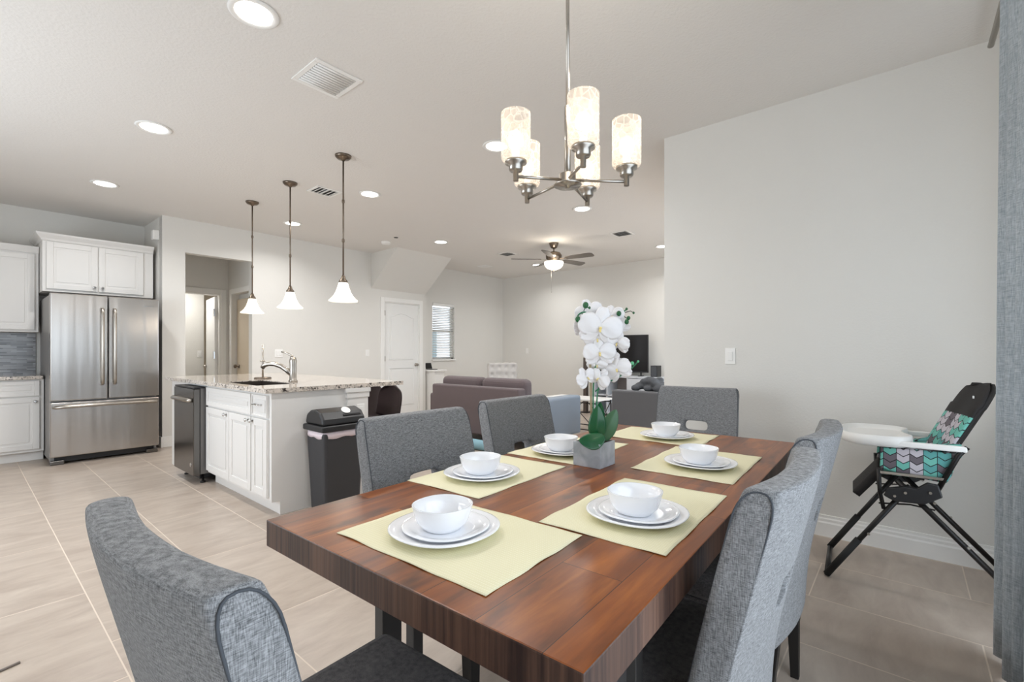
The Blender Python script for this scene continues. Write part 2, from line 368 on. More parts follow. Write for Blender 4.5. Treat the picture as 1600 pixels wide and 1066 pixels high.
def chevron(name,ua,va):
    m,nt,p=newmat(name); L=nt.links.new
    tc=N(nt,'ShaderNodeTexCoord'); sp=N(nt,'ShaderNodeSeparateXYZ'); L(tc.outputs['Object'],sp.inputs[0])
    def mt(op,a,b=None,c=None):
        n=N(nt,'ShaderNodeMath',operation=op)
        for i,q in enumerate((a,b,c)):
            if q is None: continue
            if isinstance(q,(int,float)): n.inputs[i].default_value=q
            else: L(q,n.inputs[i])
        return n.outputs[0]
    u=mt('MULTIPLY',sp.outputs[ua],1/.05); v=mt('MULTIPLY',sp.outputs[va],1/.034)
    zz=mt('PINGPONG',u,.5)                      # 0..0.5 zigzag
    vv=mt('ADD',v,mt('MULTIPLY',zz,1.0))
    row=mt('FLOOR',vv); fr=mt('FRACT',vv); colm=mt('FLOOR',u); fu=mt('FRACT',u)
    cb=N(nt,'ShaderNodeCombineXYZ'); L(row,cb.inputs[0]); L(colm,cb.inputs[1])
    wn=N(nt,'ShaderNodeTexWhiteNoise'); L(cb.outputs[0],wn.inputs[0])
    cr=N(nt,'ShaderNodeValToRGB'); cr.color_ramp.interpolation='CONSTANT'; e=cr.color_ramp.elements
    e[0].position=0; e[0].color=srgb(110,185,172); e[1].position=.35; e[1].color=srgb(104,96,104)
    a=e.new(.6); a.color=srgb(196,190,198); b=e.new(.78); b.color=srgb(90,160,158)
    L(wn.outputs[0],cr.inputs[0])
    l1=mt('LESS_THAN',fr,.13); l2=mt('LESS_THAN',fu,.05); ln=mt('MAXIMUM',l1,l2)
    mx=N(nt,'ShaderNodeMix',data_type='RGBA'); mx.inputs[7].default_value=srgb(20,18,20); L(ln,mx.inputs[0]); L(cr.outputs[0],mx.inputs[6]); L(mx.outputs[2],p.inputs['Base Color'])
    p.inputs['Roughness'].default_value=.7
    return m
M['chevYZ']=chevron('chevron_print_side',1,2); M['chevXZ']=chevron('chevron_print_back',0,2)
def crackle():
    m,nt,p=newmat('crackled_glass'); L=nt.links.new
    tc=N(nt,'ShaderNodeTexCoord'); v=N(nt,'ShaderNodeTexVoronoi'); v.feature='DISTANCE_TO_EDGE'; v.inputs['Scale'].default_value=42; L(tc.outputs['Object'],v.inputs['Vector'])
    mr=N(nt,'ShaderNodeMapRange'); mr.inputs['From Min'].default_value=.03; mr.inputs['From Max'].default_value=.09; mr.inputs['To Min'].default_value=.85; mr.inputs['To Max'].default_value=.3; L(v.outputs['Distance'],mr.inputs[0])
    tr=N(nt,'ShaderNodeBsdfTransparent'); tr.inputs[0].default_value=(1,.98,.95,1)
    tl=N(nt,'ShaderNodeBsdfTranslucent'); tl.inputs[0].default_value=(1,.95,.9,1)
    df=N(nt,'ShaderNodeBsdfDiffuse'); df.inputs[0].default_value=(1,.97,.93,1)
    a=N(nt,'ShaderNodeMixShader'); a.inputs[0].default_value=.35; L(tl.outputs[0],a.inputs[1]); L(df.outputs[0],a.inputs[2])
    b=N(nt,'ShaderNodeMixShader'); L(mr.outputs[0],b.inputs[0]); L(tr.outputs[0],b.inputs[1]); L(a.outputs[0],b.inputs[2])
    L(b.outputs[0],nt.nodes['Material Output'].inputs[0]); return m
M['crackle']=crackle()
def paneglass():
    m,nt,p=newmat('window_glass'); L=nt.links.new
    tr=N(nt,'ShaderNodeBsdfTransparent'); gl=N(nt,'ShaderNodeBsdfGlossy'); gl.inputs['Roughness'].default_value=.02
    a=N(nt,'ShaderNodeMixShader'); a.inputs[0].default_value=.06; L(tr.outputs[0],a.inputs[1]); L(gl.outputs[0],a.inputs[2]); L(a.outputs[0],nt.nodes['Material Output'].inputs[0]); return m
M['glass']=paneglass()
# ================================================================= SETTING
CE=2.85; XR=3.575; YW=6.965; YK=7.82; YL=7.13; XT=8.12; YB=-.57
struct(B(-1.75,8.4,-.75,10.4,-.12,0).build('floor',M['tile']))
struct(B(-1.75,8.4,-.75,10.4,CE,CE+.12).build('ceiling',M['ceil']))
struct(B(XR,XR+.12,YB,1.453,0,CE).build('wall_right',M['wall']))
m=MB()                                      # return behind the dining wall with the living room sliders
for a in ((XR+.12,4.45,0,CE),(7.35,XT,0,CE),(4.45,7.35,2.3,CE)): m.box(a[0],a[1],1.33,1.453,a[2],a[3])
struct(m.build('wall_lanai',M['wall']))
m=MB()
for a in ((-1.75,-.6,0,CE),(2.85,XR+.12,0,CE),(-.6,2.85,2.35,CE)): m.box(a[0],a[1],YB-.12,YB,a[2],a[3])
struct(m.build('wall_patio',M['wall']))
m=MB()
for a in ((YB,2.5,0,CE),(5.3,YK,0,CE),(2.5,5.3,0,.7),(2.5,5.3,2.15,CE)): m.box(-1.75,-1.63,a[0],a[1],a[2],a[3])
struct(m.build('wall_left',M['wall']))
struct(B(-1.63,1.61,YK,YK+.12,0,CE).build('wall_kitchen',M['wall']))
struct(B(1.61,1.72,YW+.001,YK+.12,0,CE).build('wall_niche',M['wall']))
m=MB()                                      # wall with hall opening and closet door opening
DX0,DX1=4.79,5.56
m.box(1.61,1.85,YW,YW+.12,0,CE).box(1.85,2.64,YW,YW+.12,2.43,CE).box(2.64,DX0,YW,YW+.12,0,CE).box(DX0,DX1,YW,YW+.12,2.05,CE).box(DX1,5.71,YW,YW+.12,0,CE)
struct(m.build('wall_back',M['wall']))
struct(B(5.64,5.71,YW+.12,YL+.12,0,CE).build('wall_return',M['wall']))
WX0,WX1,WZ0,WZ1=6.02,6.60,1.02,2.14
m=MB(); m.box(5.71,WX0,YL,YL+.12,0,CE).box(WX1,XT,YL,YL+.12,0,CE).box(WX0,WX1,YL,YL+.12,0,WZ0).box(WX0,WX1,YL,YL+.12,WZ1,CE)
struct(m.build('wall_window',M['wall']))
struct(B(XT,XT+.12,1.33,YL+.12,0,CE).build('wall_tv',M['wall']))
# stair soffit
struct(MB().prism([(YW,2.25),(YW,CE),(6.235,CE)],4.535,5.71,'X').build('trim_stair_soffit',M['wall']))
# hallway
m=MB(); m.box(1.72,1.86,YW+.12,9.6,0,CE).box(1.86,1.93,8.12,8.2,0,CE).box(1.93,2.62,8.12,8.2,2.06,CE).box(2.62,2.84,8.12,8.2,0,CE)
struct(m.build('wall_hall_back',M['wall']))
m=MB(); m.box(2.73,2.83,YW+.12,7.2,0,CE).box(2.73,2.83,7.96,8.12,0,CE).box(2.73,2.83,7.2,7.96,2.06,CE)
struct(m.build('wall_hall_side',M['wall']))
struct(B(1.86,2.685,9.1,9.16,0,CE).build('wall_hall_room',M['wall']))
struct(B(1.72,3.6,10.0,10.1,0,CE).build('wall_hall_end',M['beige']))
struct(B(3.5,3.6,YW+.12,10.0,0,CE).build('wall_hall_far',M['wall']))
area('hall_room_fill',(2.15,8.65,2.3),(0,0,0),.3,.3,9,(1,.98,.95)); area('powder_lamp',(3.15,8.4,2.6),(0,0,0),.3,.3,3,(1,.95,.88))  # first one is an unseen fill added to brighten the room behind the doorway
def casing(x0,x1,z1,y,name,axis='Y',w=.075,t=.018):
    m=MB()
    if axis=='Y':
        m.box(x0-w,x0,y-t,y,0,z1+w).box(x1,x1+w,y-t,y,0,z1+w).box(x0,x1,y-t,y,z1,z1+w)
        m.box(x0-.004,x0+.018,y,y+.1,0,z1).box(x1-.018,x1+.004,y,y+.1,0,z1).box(x0,x1,y,y+.1,z1-.018,z1)
    else:
        m.box(y-t,y,x0-w,x0,0,z1+w).box(y-t,y,x1,x1+w,0,z1+w).box(y-t,y,x0,x1,z1,z1+w)
    return struct(m.build(name,M['trim'],bevel=.004))
casing(DX0,DX1,2.05,YW,'trim_closet'); casing(1.93,2.62,2.06,8.12,'trim_hall'); casing(7.2,7.96,2.06,2.73,'trim_hall_side','X')
def arch_door(mb,x0,x1,z0,z1,y,t=.035):
    mb.box(x0,x1,y,y+t,z0,z1)
    a,b=x0+.1,x1-.1; c=(a+b)/2
    def panel(zb,zt,arch):
        outer=[(a,zb),(b,zb),(b,zt)]
        if arch:
            k=14
            for i in range(1,k): 
                f=i/k; outer.append((b+(a-b)*f, zt+.07*(0.5-0.5*math.cos(2*PI*f))))
        outer.append((a,zt)); outer.append((a,zb))
        pts=[(p[0],y-.001,p[1]) for p in outer]
        mb.tube(pts,.008,6,cap=False)
        ce=((a+b)/2,(zb+zt)/2)
        inn=[(ce[0]+(p[0]-ce[0])*.86, ce[1]+(p[1]-ce[1])*.94) for p in outer[:-1]]
        mb.prism(inn,y-.006,y+.002)
    panel(z0+1.02,z1-.24,True); panel(z0+.2,z0+.86,False)
m=MB(); arch_door(m,DX0+.02,DX1-.02,.01,2.03,YW+.015)
d=struct(m.build('door_1',M['door']))
m=MB().lathe([(.028,0),(.028,-.01),(.01,-.014),(.01,-.04),(.026,-.046),(.028,-.06),(.018,-.07)],(DX1-.07,YW+.015,.93),20,axis='Y'); m.build('door_knob',M['nickel'],d,world=True)
for z in (.25,1.05,1.85): B(DX0+.012,DX0+.026,YW-.004,YW+.016,z-.045,z+.045).build('hinge',M['nickel'],d,world=True)
# open leaf in the hall doorway
T=Matrix.Translation((2.6,8.2,0))@Matrix.Rotation(math.radians(-8),4,'Z')
m=MB().box(-.035,0,0,.74,.01,2.03,rot=T); d=struct(m.build('door_2',M['door'],bevel=.003))
for z in (.25,1.12,1.78): MB().box(-.05,-.034,-.02,.05,z-.055,z+.055,rot=T).build('hinge',M['chrome'],d,world=True)
m=MB().sphere(T@Vector((-.06,.68,.93)),.027); m.build('door_knob',M['nickel'],d,world=True)
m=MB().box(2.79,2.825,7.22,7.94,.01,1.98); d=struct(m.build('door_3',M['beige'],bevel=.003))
m=MB().lathe([(.03,0),(.03,-.008),(.011,-.012),(.011,-.04),(.028,-.046),(.03,-.062),(.016,-.072)],(2.79,7.86,.95),20,axis='X'); m.build('door_knob',M['bronze'],d,world=True)
# baseboards
def bb(x0,x1,y0,y1,name): 
    return struct(B(x0,x1,y0,y1,0,.1).box(x0 if x0!=XR-.016 else XR-.009,x1,y0,y1,.1,.13).build(name,M['trim'],bevel=.005))
m=MB().prism([(XR,0),(XR-.017,0),(XR-.017,.085),(XR-.012,.095),(XR-.012,.11),(XR-.007,.118),(XR-.007,.132),(XR,.135)],YB,1.47,'Y'); struct(m.build('baseboard_right',M['trim']))
m=MB().box(1.61,1.85,YW-.015,YW,0,.13).box(2.64,DX0-.075,YW-.015,YW,0,.13); struct(m.build('baseboard_back',M['trim'],bevel=.004))
m=MB().box(1.595,1.61,YW-.015,YK,0,.13); struct(m.build('baseboard_niche',M['trim'],bevel=.004))
m=MB().box(5.71,XT,YL-.015,YL,0,.13); struct(m.build('baseboard_window',M['trim'],bevel=.004))
m=MB().box(XT-.015,XT,1.453,YL,0,.13); struct(m.build('baseboard_tv',M['trim'],bevel=.004))
# window with blinds
o=struct(MB().box(WX0,WX1,YL+.05,YL+.1,WZ0,WZ0+.04).box(WX0,WX1,YL+.05,YL+.1,WZ1-.04,WZ1).box(WX0,WX0+.04,YL+.05,YL+.1,WZ0,WZ1).box(WX1-.04,WX1,YL+.05,YL+.1,WZ0,WZ1).box(WX0,WX1,YL+.05,YL+.09,1.56,1.61).build('window_1',M['trim']))
B(WX0+.03,WX1-.03,YL+.072,YL+.076,WZ0+.03,WZ1-.03).build('pane',M['glass'],o,world=True)
struct(MB().box(WX0-.02,WX1+.02,YL-.035,YL+.05,WZ0-.03,WZ0).build('trim_sill',M['trim'],bevel=.004))
bl=thing('window_blind','white horizontal slat blind hanging in the small far window','blind',(6.31,YL+.02,WZ0))
B(WX0+.01,WX1-.01,YL-.01,YL+.04,WZ1-.06,WZ1-.005).build('head_rail',M['white'],bl,world=True)
m=MB(); z=WZ0+.03
while z<WZ1-.07:
    m.quadgrid(lambda u,v,z=z:(WX0+.015+u*(WX1-WX0-.03),YL-.004+v*.045,z+.014-.022*v),1,1); z+=.034
s=m.build('slats',M['white'],bl,world=True,solid=.002)
m=MB(); m.tube([(WX0+.1,YL-.006,WZ0+.02),(WX0+.1,YL-.006,WZ1-.05)],.0015,5).tube([(WX1-.1,YL-.006,WZ0+.02),(WX1-.1,YL-.006,WZ1-.05)],.0015,5); m.build('ladder_cord',M['white'],bl,world=True)
# out-of-view door frames behind the camera (real openings for daylight)
struct(MB().box(-.6,-.54,YB-.1,YB-.02,0,2.35).box(2.79,2.85,YB-.1,YB-.02,0,2.35).box(-.6,2.85,YB-.1,YB-.02,2.29,2.35).box(1.1,1.17,YB-.1,YB-.02,0,2.3).build('door_4',M['trim']))
# neighbouring house wall outside the small window
tag(B(5.0,8.0,9.3,9.5,-.1,1.72).build('garden_fence',simple('fence_paint',srgb(150,180,190),.8,var=.05)),'pale blue green fence seen through the small window','fence')
# ================================================================= CEILING THINGS
def P(x,y,z):
    d=FPX*(CAMH-z)/(y-549.0); s=(x-800.0)/FPX*d
    return Vector((d*FW[0]+s*RT[0],d*FW[1]+s*RT[1],z))
def downlight(x,y,label,first=[None]):
    if first[0] is None:
        t=thing('recessed_light',label,'ceiling light',(x,y,CE),0,'round recessed ceiling lights')
        MB().lathe([(.082,-.001),(.112,-.001),(.114,-.004),(.105,-.01),(.086,-.007),(.082,-.001)],(0,0,0),40,capb=False,capt=False).build('trim_ring',M['white'],t)
        MB().lathe([(.0845,-.004),(.0845,-.0015)],(0,0,0),40).build('lens',M['glow'],t)
        first[0]=t
    else: t=dup(first[0],(x,y,CE),0,label)
    l=area('recessed_lamp',(x,y,CE-.013),(0,0,0),.15,.15,12,(1,.995,.985),'DISK',150); l.data.shape='DISK'
    return t
LX=(.94,2.815,4.73,7.22)
for (x,y,lab) in ((.94,2.46,'recessed light in the ceiling, the largest at the top left beside the big square vent'),(.94,4.29,'recessed ceiling light second from the camera above the kitchen floor'),
    (.94,6.1,'recessed ceiling light nearest the fridge cabinets'),(2.815,6.12,'recessed ceiling light seen behind the middle island pendant rod'),(2.815,4.35,'recessed ceiling light right of the nearest island pendant'),
    (2.82,2.545,'recessed ceiling light just left of the chandelier'),(4.71,2.9,'recessed ceiling light right below the chandelier hub in view'),(4.75,5.43,'recessed ceiling light beside the sloped stair soffit'),
    (7.22,2.965,'recessed ceiling light beside the edge of the dining wall'),(7.22,5.45,'recessed ceiling light seen past the left blades of the ceiling fan')):
    downlight(x,y,lab)
def vent(x0,x1,y0,y1,label,nsl,axis='X',name='ceiling_vent',split=False):
    t=thing(name,label,'vent',((x0+x1)/2,(y0+y1)/2,CE)); f=.028
    m=MB().box(x0,x1,y0,y0+f,CE-.008,CE).box(x0,x1,y1-f,y1,CE-.008,CE).box(x0,x0+f,y0+f,y1-f,CE-.008,CE).box(x1-f,x1,y0+f,y1-f,CE-.008,CE)
    if split: m.box((x0+x1)/2-.008,(x0+x1)/2+.008,y0+f,y1-f,CE-.009,CE)
    m.build('frame',M['white'],t,world=True,bevel=.002)
    B(x0+f,x1-f,y0+f,y1-f,CE-.002,CE-.0005).build('duct_opening',M['ventdark'],t,world=True)
    m=MB()
    for i in range(nsl):
        if axis=='X':
            c=y0+f+(y1-y0-2*f)*(i+.5)/nsl; w=(y1-y0-2*f)/nsl*.36
            m.quadgrid(lambda u,v:(x0+f+u*(x1-x0-2*f),c-w*.7+1.4*w*v,CE-.003-.007*v),1,1)
        else:
            c=x0+f+(x1-x0-2*f)*(i+.5)/nsl; w=(x1-x0-2*f)/nsl*.36
            m.quadgrid(lambda u,v:(c-w+2*w*v,y0+f+u*(y1-y0-2*f),CE-.004-.012*(1-v)),1,1)
    m.build('louvers',M['white'],t,world=True,solid=.0015)
vent(1.31,1.61,2.56,2.87,'large square white louvered vent in the ceiling',10,'X')
vent(2.33,2.60,4.52,4.76,'small white ceiling vent between two island pendants',5,'Y',split=True)
vent(5.95,6.21,5.10,5.36,'small grey ceiling vent left of the ceiling fan',5,'Y')
vent(6.55,6.77,6.20,6.44,'white ceiling vent farthest away near the window wall',4,'X')
vent(5.93,6.21,2.95,3.21,'small grey ceiling vent right of the ceiling fan',5,'Y')
t=thing('smoke_detector','round white smoke detector in the ceiling beside the stair soffit','smoke detector',(4.21,6.07,CE))
MB().lathe([(.07,0),(.07,-.012),(.062,-.035),(.03,-.04)],(0,0,0),32).build('housing',M['white'],t)
tag(MB().lathe([(.03,-.006),(.03,0)],(4.14,5.72,CE),20).build('sprinkler_cover',M['ventdark']),'small dark disc in the ceiling beside the smoke detector','sprinkler')
t=thing('motion_sensor','small white box sensor high on the wall above the fridge','sensor',(1.61,7.12,2.45))
MB().box(1.54,1.61,7.07,7.17,2.56,2.68).build('housing',M['white'],t,world=True,bevel=.012)
# pendants
def pendant(label,x,y,first=[None]):
    if first[0] is None:
        t=thing('pendant_light',label,'pendant light',(x,y,CE),0,'bell shaped glass pendants over the island')
        MB().lathe([(.068,0),(.066,-.012),(.05,-.028),(.02,-.034),(.012,-.045)],(0,0,0),32).build('canopy',M['bronze'],t)
        m=MB().tube([(0,0,-.03),(0,0,-1.06)],.0065,10)
        for z in (-.39,-.725): m.lathe([(.007,z-.018),(.012,z-.01),(.012,z+.01),(.007,z+.018)],(0,0,0),14)
        m.build('rod',M['bronze'],t)
        MB().lathe([(.01,-1.02),(.018,-1.035),(.02,-1.05),(.036,-1.07),(.038,-1.085)],(0,0,0),24).build('socket_cap',M['bronze'],t)
        MB().lathe([(.034,-1.075),(.042,-1.10),(.05,-1.13),(.062,-1.165),(.082,-1.2),(.105,-1.225),(.119,-1.236),(.117,-1.245),(.102,-1.232),(.08,-1.208),(.058,-1.168),(.045,-1.13),(.036,-1.1)],(0,0,0),40,capb=False,capt=False).build('glass_shade',M['shade'],t)
        MB().sphere((0,0,-1.16),.026).build('bulb',M['bulb'],t)
        first[0]=t
    else: t=dup(first[0],(x,y,CE),0,label)
    l=bpy.data.lights.new('pendant_lamp','POINT'); l.energy=3; l.color=(1,.86,.7); l.shadow_soft_size=.03
    o=bpy.data.objects.new('pendant_lamp',l); COL.objects.link(o); o.location=(x,y,CE-1.24)
pendant('glass pendant farthest left, over the dishwasher end of the island',2.12,5.59)
pendant('middle of the three glass pendants over the island',2.12,4.665)
pendant('right glass pendant over the island, nearest the camera',2.12,3.675)
# chandelier
cx,cy=1.404,.925
t=thing('chandelier','brushed nickel five arm chandelier with crackled glass shades above the dining table','chandelier',(cx,cy,1.77))
def CW(lat,dep): return Vector((lat*RT[0]+dep*FW[0],lat*RT[1]+dep*FW[1],0))
MB().lathe([(.058,2.835),(.055,2.85)],(cx,cy,0),28).build('canopy',M['nickel'],t,world=True)
MB().tube([(cx,cy,2.05),(cx,cy,2.84)],.0065,12).build('rod',M['nickel'],t,world=True)
MB().tube([(cx,cy,1.8),(cx,cy,2.055)],.0115,16).build('stem_sleeve',M['nickel'],t,world=True)
MB().lathe([(.006,1.762),(.012,1.768),(.048,1.77),(.05,1.774),(.05,1.776),(.03,1.778),(.03,1.812),(.012,1.816)],(cx,cy,0),32).build('hub',M['nickel'],t,world=True)
for k in range(5):
    a=math.radians(-83+72*k); dr=CW(math.cos(a),math.sin(a)); c=Vector((cx,cy,0))+dr*.205
    m=MB().tube([Vector((cx,cy,1.79))+dr*.025,Vector((c.x,c.y,1.772))],.0055,10)
    m.build('arm',M['nickel'],t,world=True)
    MB().lathe([(.009,1.757),(.0095,1.79),(.021,1.79),(.024,1.795),(.024,1.812),(.037,1.816),(.037,1.824),(.02,1.826)],(c.x,c.y,0),28).build('cup',M['nickel'],t,world=True)
    s=MB().lathe([(.03,1.822),(.046,1.826),(.05,1.834),(.05,1.985),(.0475,1.986),(.047,1.836),(.03,1.828)],(c.x,c.y,0),40,capb=False,capt=False).build('glass_shade',M['crackle'],t,world=True)
    m=MB().lathe([(.011,1.824),(.013,1.86)],(c.x,c.y,0),16); m.sphere((c.x,c.y,1.895),.027,(1,1,1.25)); m.build('bulb',M['bulb'],t,world=True)
l=bpy.data.lights.new('chandelier_lamp','POINT'); l.energy=6; l.color=(1,.86,.7); l.shadow_soft_size=.06
o=bpy.data.objects.new('chandelier_lamp',l); COL.objects.link(o); o.location=(cx+.03,cy,2.14)
# ceiling fan
fx,fy=5.93,4.16
t=thing('ceiling_fan','five blade ceiling fan with lit glass bowl in the living room','ceiling fan',(fx,fy,2.45))
MB().lathe([(.075,2.85),(.07,2.83),(.05,2.78),(.03,2.765)],(fx,fy,0),28).build('canopy',M['bronze'],t,world=True)
MB().tube([(fx,fy,2.7),(fx,fy,2.78)],.012,12).build('downrod',M['bronze'],t,world=True)
MB().lathe([(.04,2.715),(.1,2.70),(.125,2.66),(.12,2.61),(.08,2.58),(.09,2.555),(.085,2.54)],(fx,fy,0),36).build('motor',M['bronze'],t,world=True)
MB().lathe([(.148,2.56),(.15,2.54),(.14,2.50),(.11,2.465),(.06,2.443),(.012,2.438)],(fx,fy,0),36).build('glass_bowl',M['bowlglass'],t,world=True)
MB().sphere((fx,fy,2.432),.014).build('finial',M['bronze'],t,world=True)
MB().tube([(fx,fy+.05,2.5),(fx+.01,fy+.05,2.11)],.0015,5).sphere((fx+.01,fy+.05,2.1),.008).build('pull_chain',M['nickel'],t,world=True)
for k in range(5):
    a=math.radians(38+72*k); v=CW(math.cos(a),math.sin(a)); an=math.atan2(v.y,v.x)
    T=Matrix.Translation((fx,fy,2.6))@Matrix.Rotation(an,4,'Z')@Matrix.Rotation(math.radians(-13),4,'X')
    poly=[(.2,-.05),(.45,-.062),(.62,-.066),(.655,-.045),(.66,0),(.655,.045),(.62,.066),(.45,.062),(.2,.05)]
    b=MB().prism(poly,-.004,.004,'Z').build('blade',M['fanblade'],t,matrix=Matrix.Translation((-fx,-fy,-2.45))@T)
    MB().box(.09,.24,-.018,.018,-.007,-.003).build('blade_iron',M['bronze'],b,matrix=Matrix.Translation((-fx,-fy,-2.45))@T)
l=bpy.data.lights.new('fan_lamp','POINT'); l.energy=6; l.color=(1,.9,.78); l.shadow_soft_size=.1
o=bpy.data.objects.new('fan_lamp',l); COL.objects.link(o); o.location=(fx,fy,2.40)
l=bpy.data.lights.new('fan_uplamp','POINT'); l.energy=3; l.color=(1,.88,.72); l.shadow_soft_size=.04
o=bpy.data.objects.new('fan_uplamp',l); COL.objects.link(o); o.location=(fx-.13,fy-.11,2.62)
# wall plates
def plate(name,label,cat,x,y,z,axis,w=.072,h=.117,gang=1):
    t=thing(name,label,cat,(x,y,z))
    if axis=='X': MB().box(x-.006,x,y-w/2,y+w/2,z-h/2,z+h/2).build('cover_plate',M['white'],t,world=True,bevel=.003)
    else: MB().box(x-w/2,x+w/2,y-.006,y,z-h/2,z+h/2).build('cover_plate',M['white'],t,world=True,bevel=.003)
    for g in range(gang):
        o=(g-(gang-1)/2)*.046
        if axis=='X': MB().box(x-.012,x-.005,y+o-.016,y+o+.016,z-.033,z+.033).build('rocker' if cat=='switch' else 'socket',M['trim'],t,world=True,bevel=.002)
        else: MB().box(x+o-.016,x+o+.016,y-.012,y-.005,z-.033,z+.033).build('rocker' if cat=='switch' else 'socket',M['trim'],t,world=True,bevel=.002)
plate('light_switch','white rocker switch on the right wall above the table end chair','switch',XR,.965,1.145,'X')
plate('light_switch','white switch plate on the back wall left of the closet door','switch',4.46,YW,1.15,'Y')
plate('light_switch','double white switch plate behind the kitchen faucet','switch',3.0,YW,1.15,'Y',w=.115,gang=2)
plate('light_switch','white switch plate on the far wall right of the window','switch',XT,6.41,1.19,'X')
plate('light_switch','switch plate on the hall wall seen through the opening','switch',2.62,9.1,1.13,'Y')
# ================================================================= KITCHEN
def door_panel(mb,a0,a1,z0,z1,f,axis,t=.02,fr=.055):
    """raised-panel front; axis 'Y' faces -Y at y=f, 'X' faces -X at x=f"""
    def bx(p0,p1,d0,d1,q0,q1):
        if axis=='Y': mb.box(p0,p1,f+d0,f+d1,q0,q1)
        else: mb.box(f+d0,f+d1,p0,p1,q0,q1)
    bx(a0,a1,.008,t,z0,z1)
    fr=min(fr,(a1-a0)*.25,(z1-z0)*.25)
    bx(a0,a0+fr,0,.008,z0,z1); bx(a1-fr,a1,0,.008,z0,z1); bx(a0+fr,a1-fr,0,.008,z0,z0+fr); bx(a0+fr,a1-fr,0,.008,z1-fr,z1)
    g=.022
    if (a1-a0)>2*fr+2*g+.02 and (z1-z0)>2*fr+2*g+.01: bx(a0+fr+g,a1-fr-g,.003,.008,z0+fr+g,z1-fr-g)
    return mb
def knob(c,axis,parent,r=.015):
    pr=[(.007,0),(.006,-.012),(r,-.018),(r,-.024),(.008,-.03)]
    return MB().lathe(pr,c,18,axis=axis).build('knob',M['chrome'],parent,world=True)
def pull(a,b,off,axis,parent):
    a=Vector(a); b=Vector(b); o=Vector((0,-off,0)) if axis=='Y' else Vector((-off,0,0))
    return MB().tube([a,a+o*.8,a+o+(b-a)*.1,b+o-(b-a)*.1,b+o*.8,b],.0045,8).build('handle',M['chrome'],parent,world=True)
FY=7.15
c=thing('base_cabinet','white base cabinet left of the fridge with drawer over door','cabinet',(.08,7.45,0))
m=MB().box(-.45,.6,FY+.021,YK-.003,.1,.88).box(-.45,.6,FY+.08,YK-.003,0,.1); m.build('body',M['cab'],c,world=True,bevel=.002)
d=door_panel(MB(),-.4,.565,.70,.86,FY,'Y',fr=.04).build('drawer',M['cab'],c,world=True,bevel=.003); pull((.02,FY,.78),(.155,FY,.78),.03,'Y',d)
d=door_panel(MB(),-.0,.565,.13,.685,FY,'Y').build('door',M['cab'],c,world=True,bevel=.003); knob((.53,FY,.64),'Y',d)
tag(B(-.5,.59,FY-.03,YK-.003,.88,.915).build('countertop',M['granite'],bevel=.004),'speckled granite countertop left of the fridge','countertop')
tag(B(-.5,.585,YK-.014,YK-.002,.915,1.39).build('backsplash',M['mosaic']),'grey glass mosaic backsplash between counter and upper cabinet','backsplash')
c=thing('wall_cabinet','white upper cabinet at the left edge above the backsplash','cabinet',(.05,7.6,1.39))
B(-.5,.583,7.47,YK-.003,1.393,2.29).build('body',M['cab'],c,world=True,bevel=.002)
door_panel(MB(),-.02,.55,1.42,2.26,7.449,'Y').build('door',M['cab'],c,world=True,bevel=.003)
MB().prism([(7.47,2.28),(7.455,2.28),(7.43,2.335),(7.43,2.35),(7.47,2.35)],-.5,.583,'X').build('crown',M['cab'],c,world=True)
c=thing('fridge_cabinet','white double door cabinet with crown above the fridge','cabinet',(1.1,7.4,1.85))
B(.59,1.57,7.2,YK-.003,1.84,2.42).build('body',M['cab'],c,world=True,bevel=.002)
for a,b,k in ((.62,1.045,1.015),(1.055,1.47,1.085)):
    d=door_panel(MB(),a,b,1.87,2.385,7.179,'Y').build('door',M['cab'],c,world=True,bevel=.003); knob((k,7.179,1.915),'Y',d)
m=MB(); q=[[m.b.verts.new((.59-o,7.2-o,z)),m.b.verts.new((1.57,7.2-o,z)),m.b.verts.new((1.57,7.81,z)),m.b.verts.new((.59-o,7.81,z))] for o,z in ((0,2.39),(.012,2.40),(.02,2.42),(.05,2.455),(.055,2.475))]
for A,C in zip(q,q[1:]):
    for i in range(4): m.b.faces.new((A[i],A[(i+1)%4],C[(i+1)%4],C[i]))
m.b.faces.new(q[0][::-1]); m.b.faces.new(q[-1]); m.build('crown',M['cab'],c,world=True)
# fridge
c=thing('refrigerator','stainless steel french door fridge with bottom freezer drawer','refrigerator',(1.09,7.05,0))
B(.607,1.507,6.765,7.6,.04,1.765).build('body',simple('fridge_grey_side',srgb(150,148,146),.45,metal=.6),c,world=True,bevel=.006)
FRY=6.675
for a,b,hx in ((.602,1.053,1.005),(1.063,1.512,1.108)):
    d=B(a,b,FRY,FRY+.08,.665,1.782).build('door',M['steel'],c,world=True,bevel=.01,seg=3)
    MB().tube([(hx,FRY,1.64),(hx,FRY-.045,1.635),(hx,FRY-.055,1.58),(hx,FRY-.06,1.22),(hx,FRY-.055,.88),(hx,FRY-.045,.83),(hx,FRY,.825)],.016,12,flat=1).build('handle',M['nickel'],d,world=True)
    if a>1: B(1.37,1.45,FRY-.002,FRY,1.69,1.703).build('badge',M['chrome'],d,world=True)
d=B(.602,1.512,FRY,FRY+.08,.085,.648).build('freezer_drawer',M['steel'],c,world=True,bevel=.01,seg=3)
MB().tube([(.63,FRY,.60),(.64,FRY-.035,.60),(.73,FRY-.045,.605),(1.06,FRY-.05,.608),(1.38,FRY-.045,.605),(1.475,FRY-.035,.60),(1.485,FRY,.60)],.017,12).build('handle',M['nickel'],d,world=True)
B(.64,1.48,6.76,6.80,.02,.08).build('grille',M['black'],c,world=True)
for a in (.605,1.40): MB().box(a,a+.11,6.71,6.80,0,.045).build('foot',M['dwash'],c,world=True,bevel=.008)
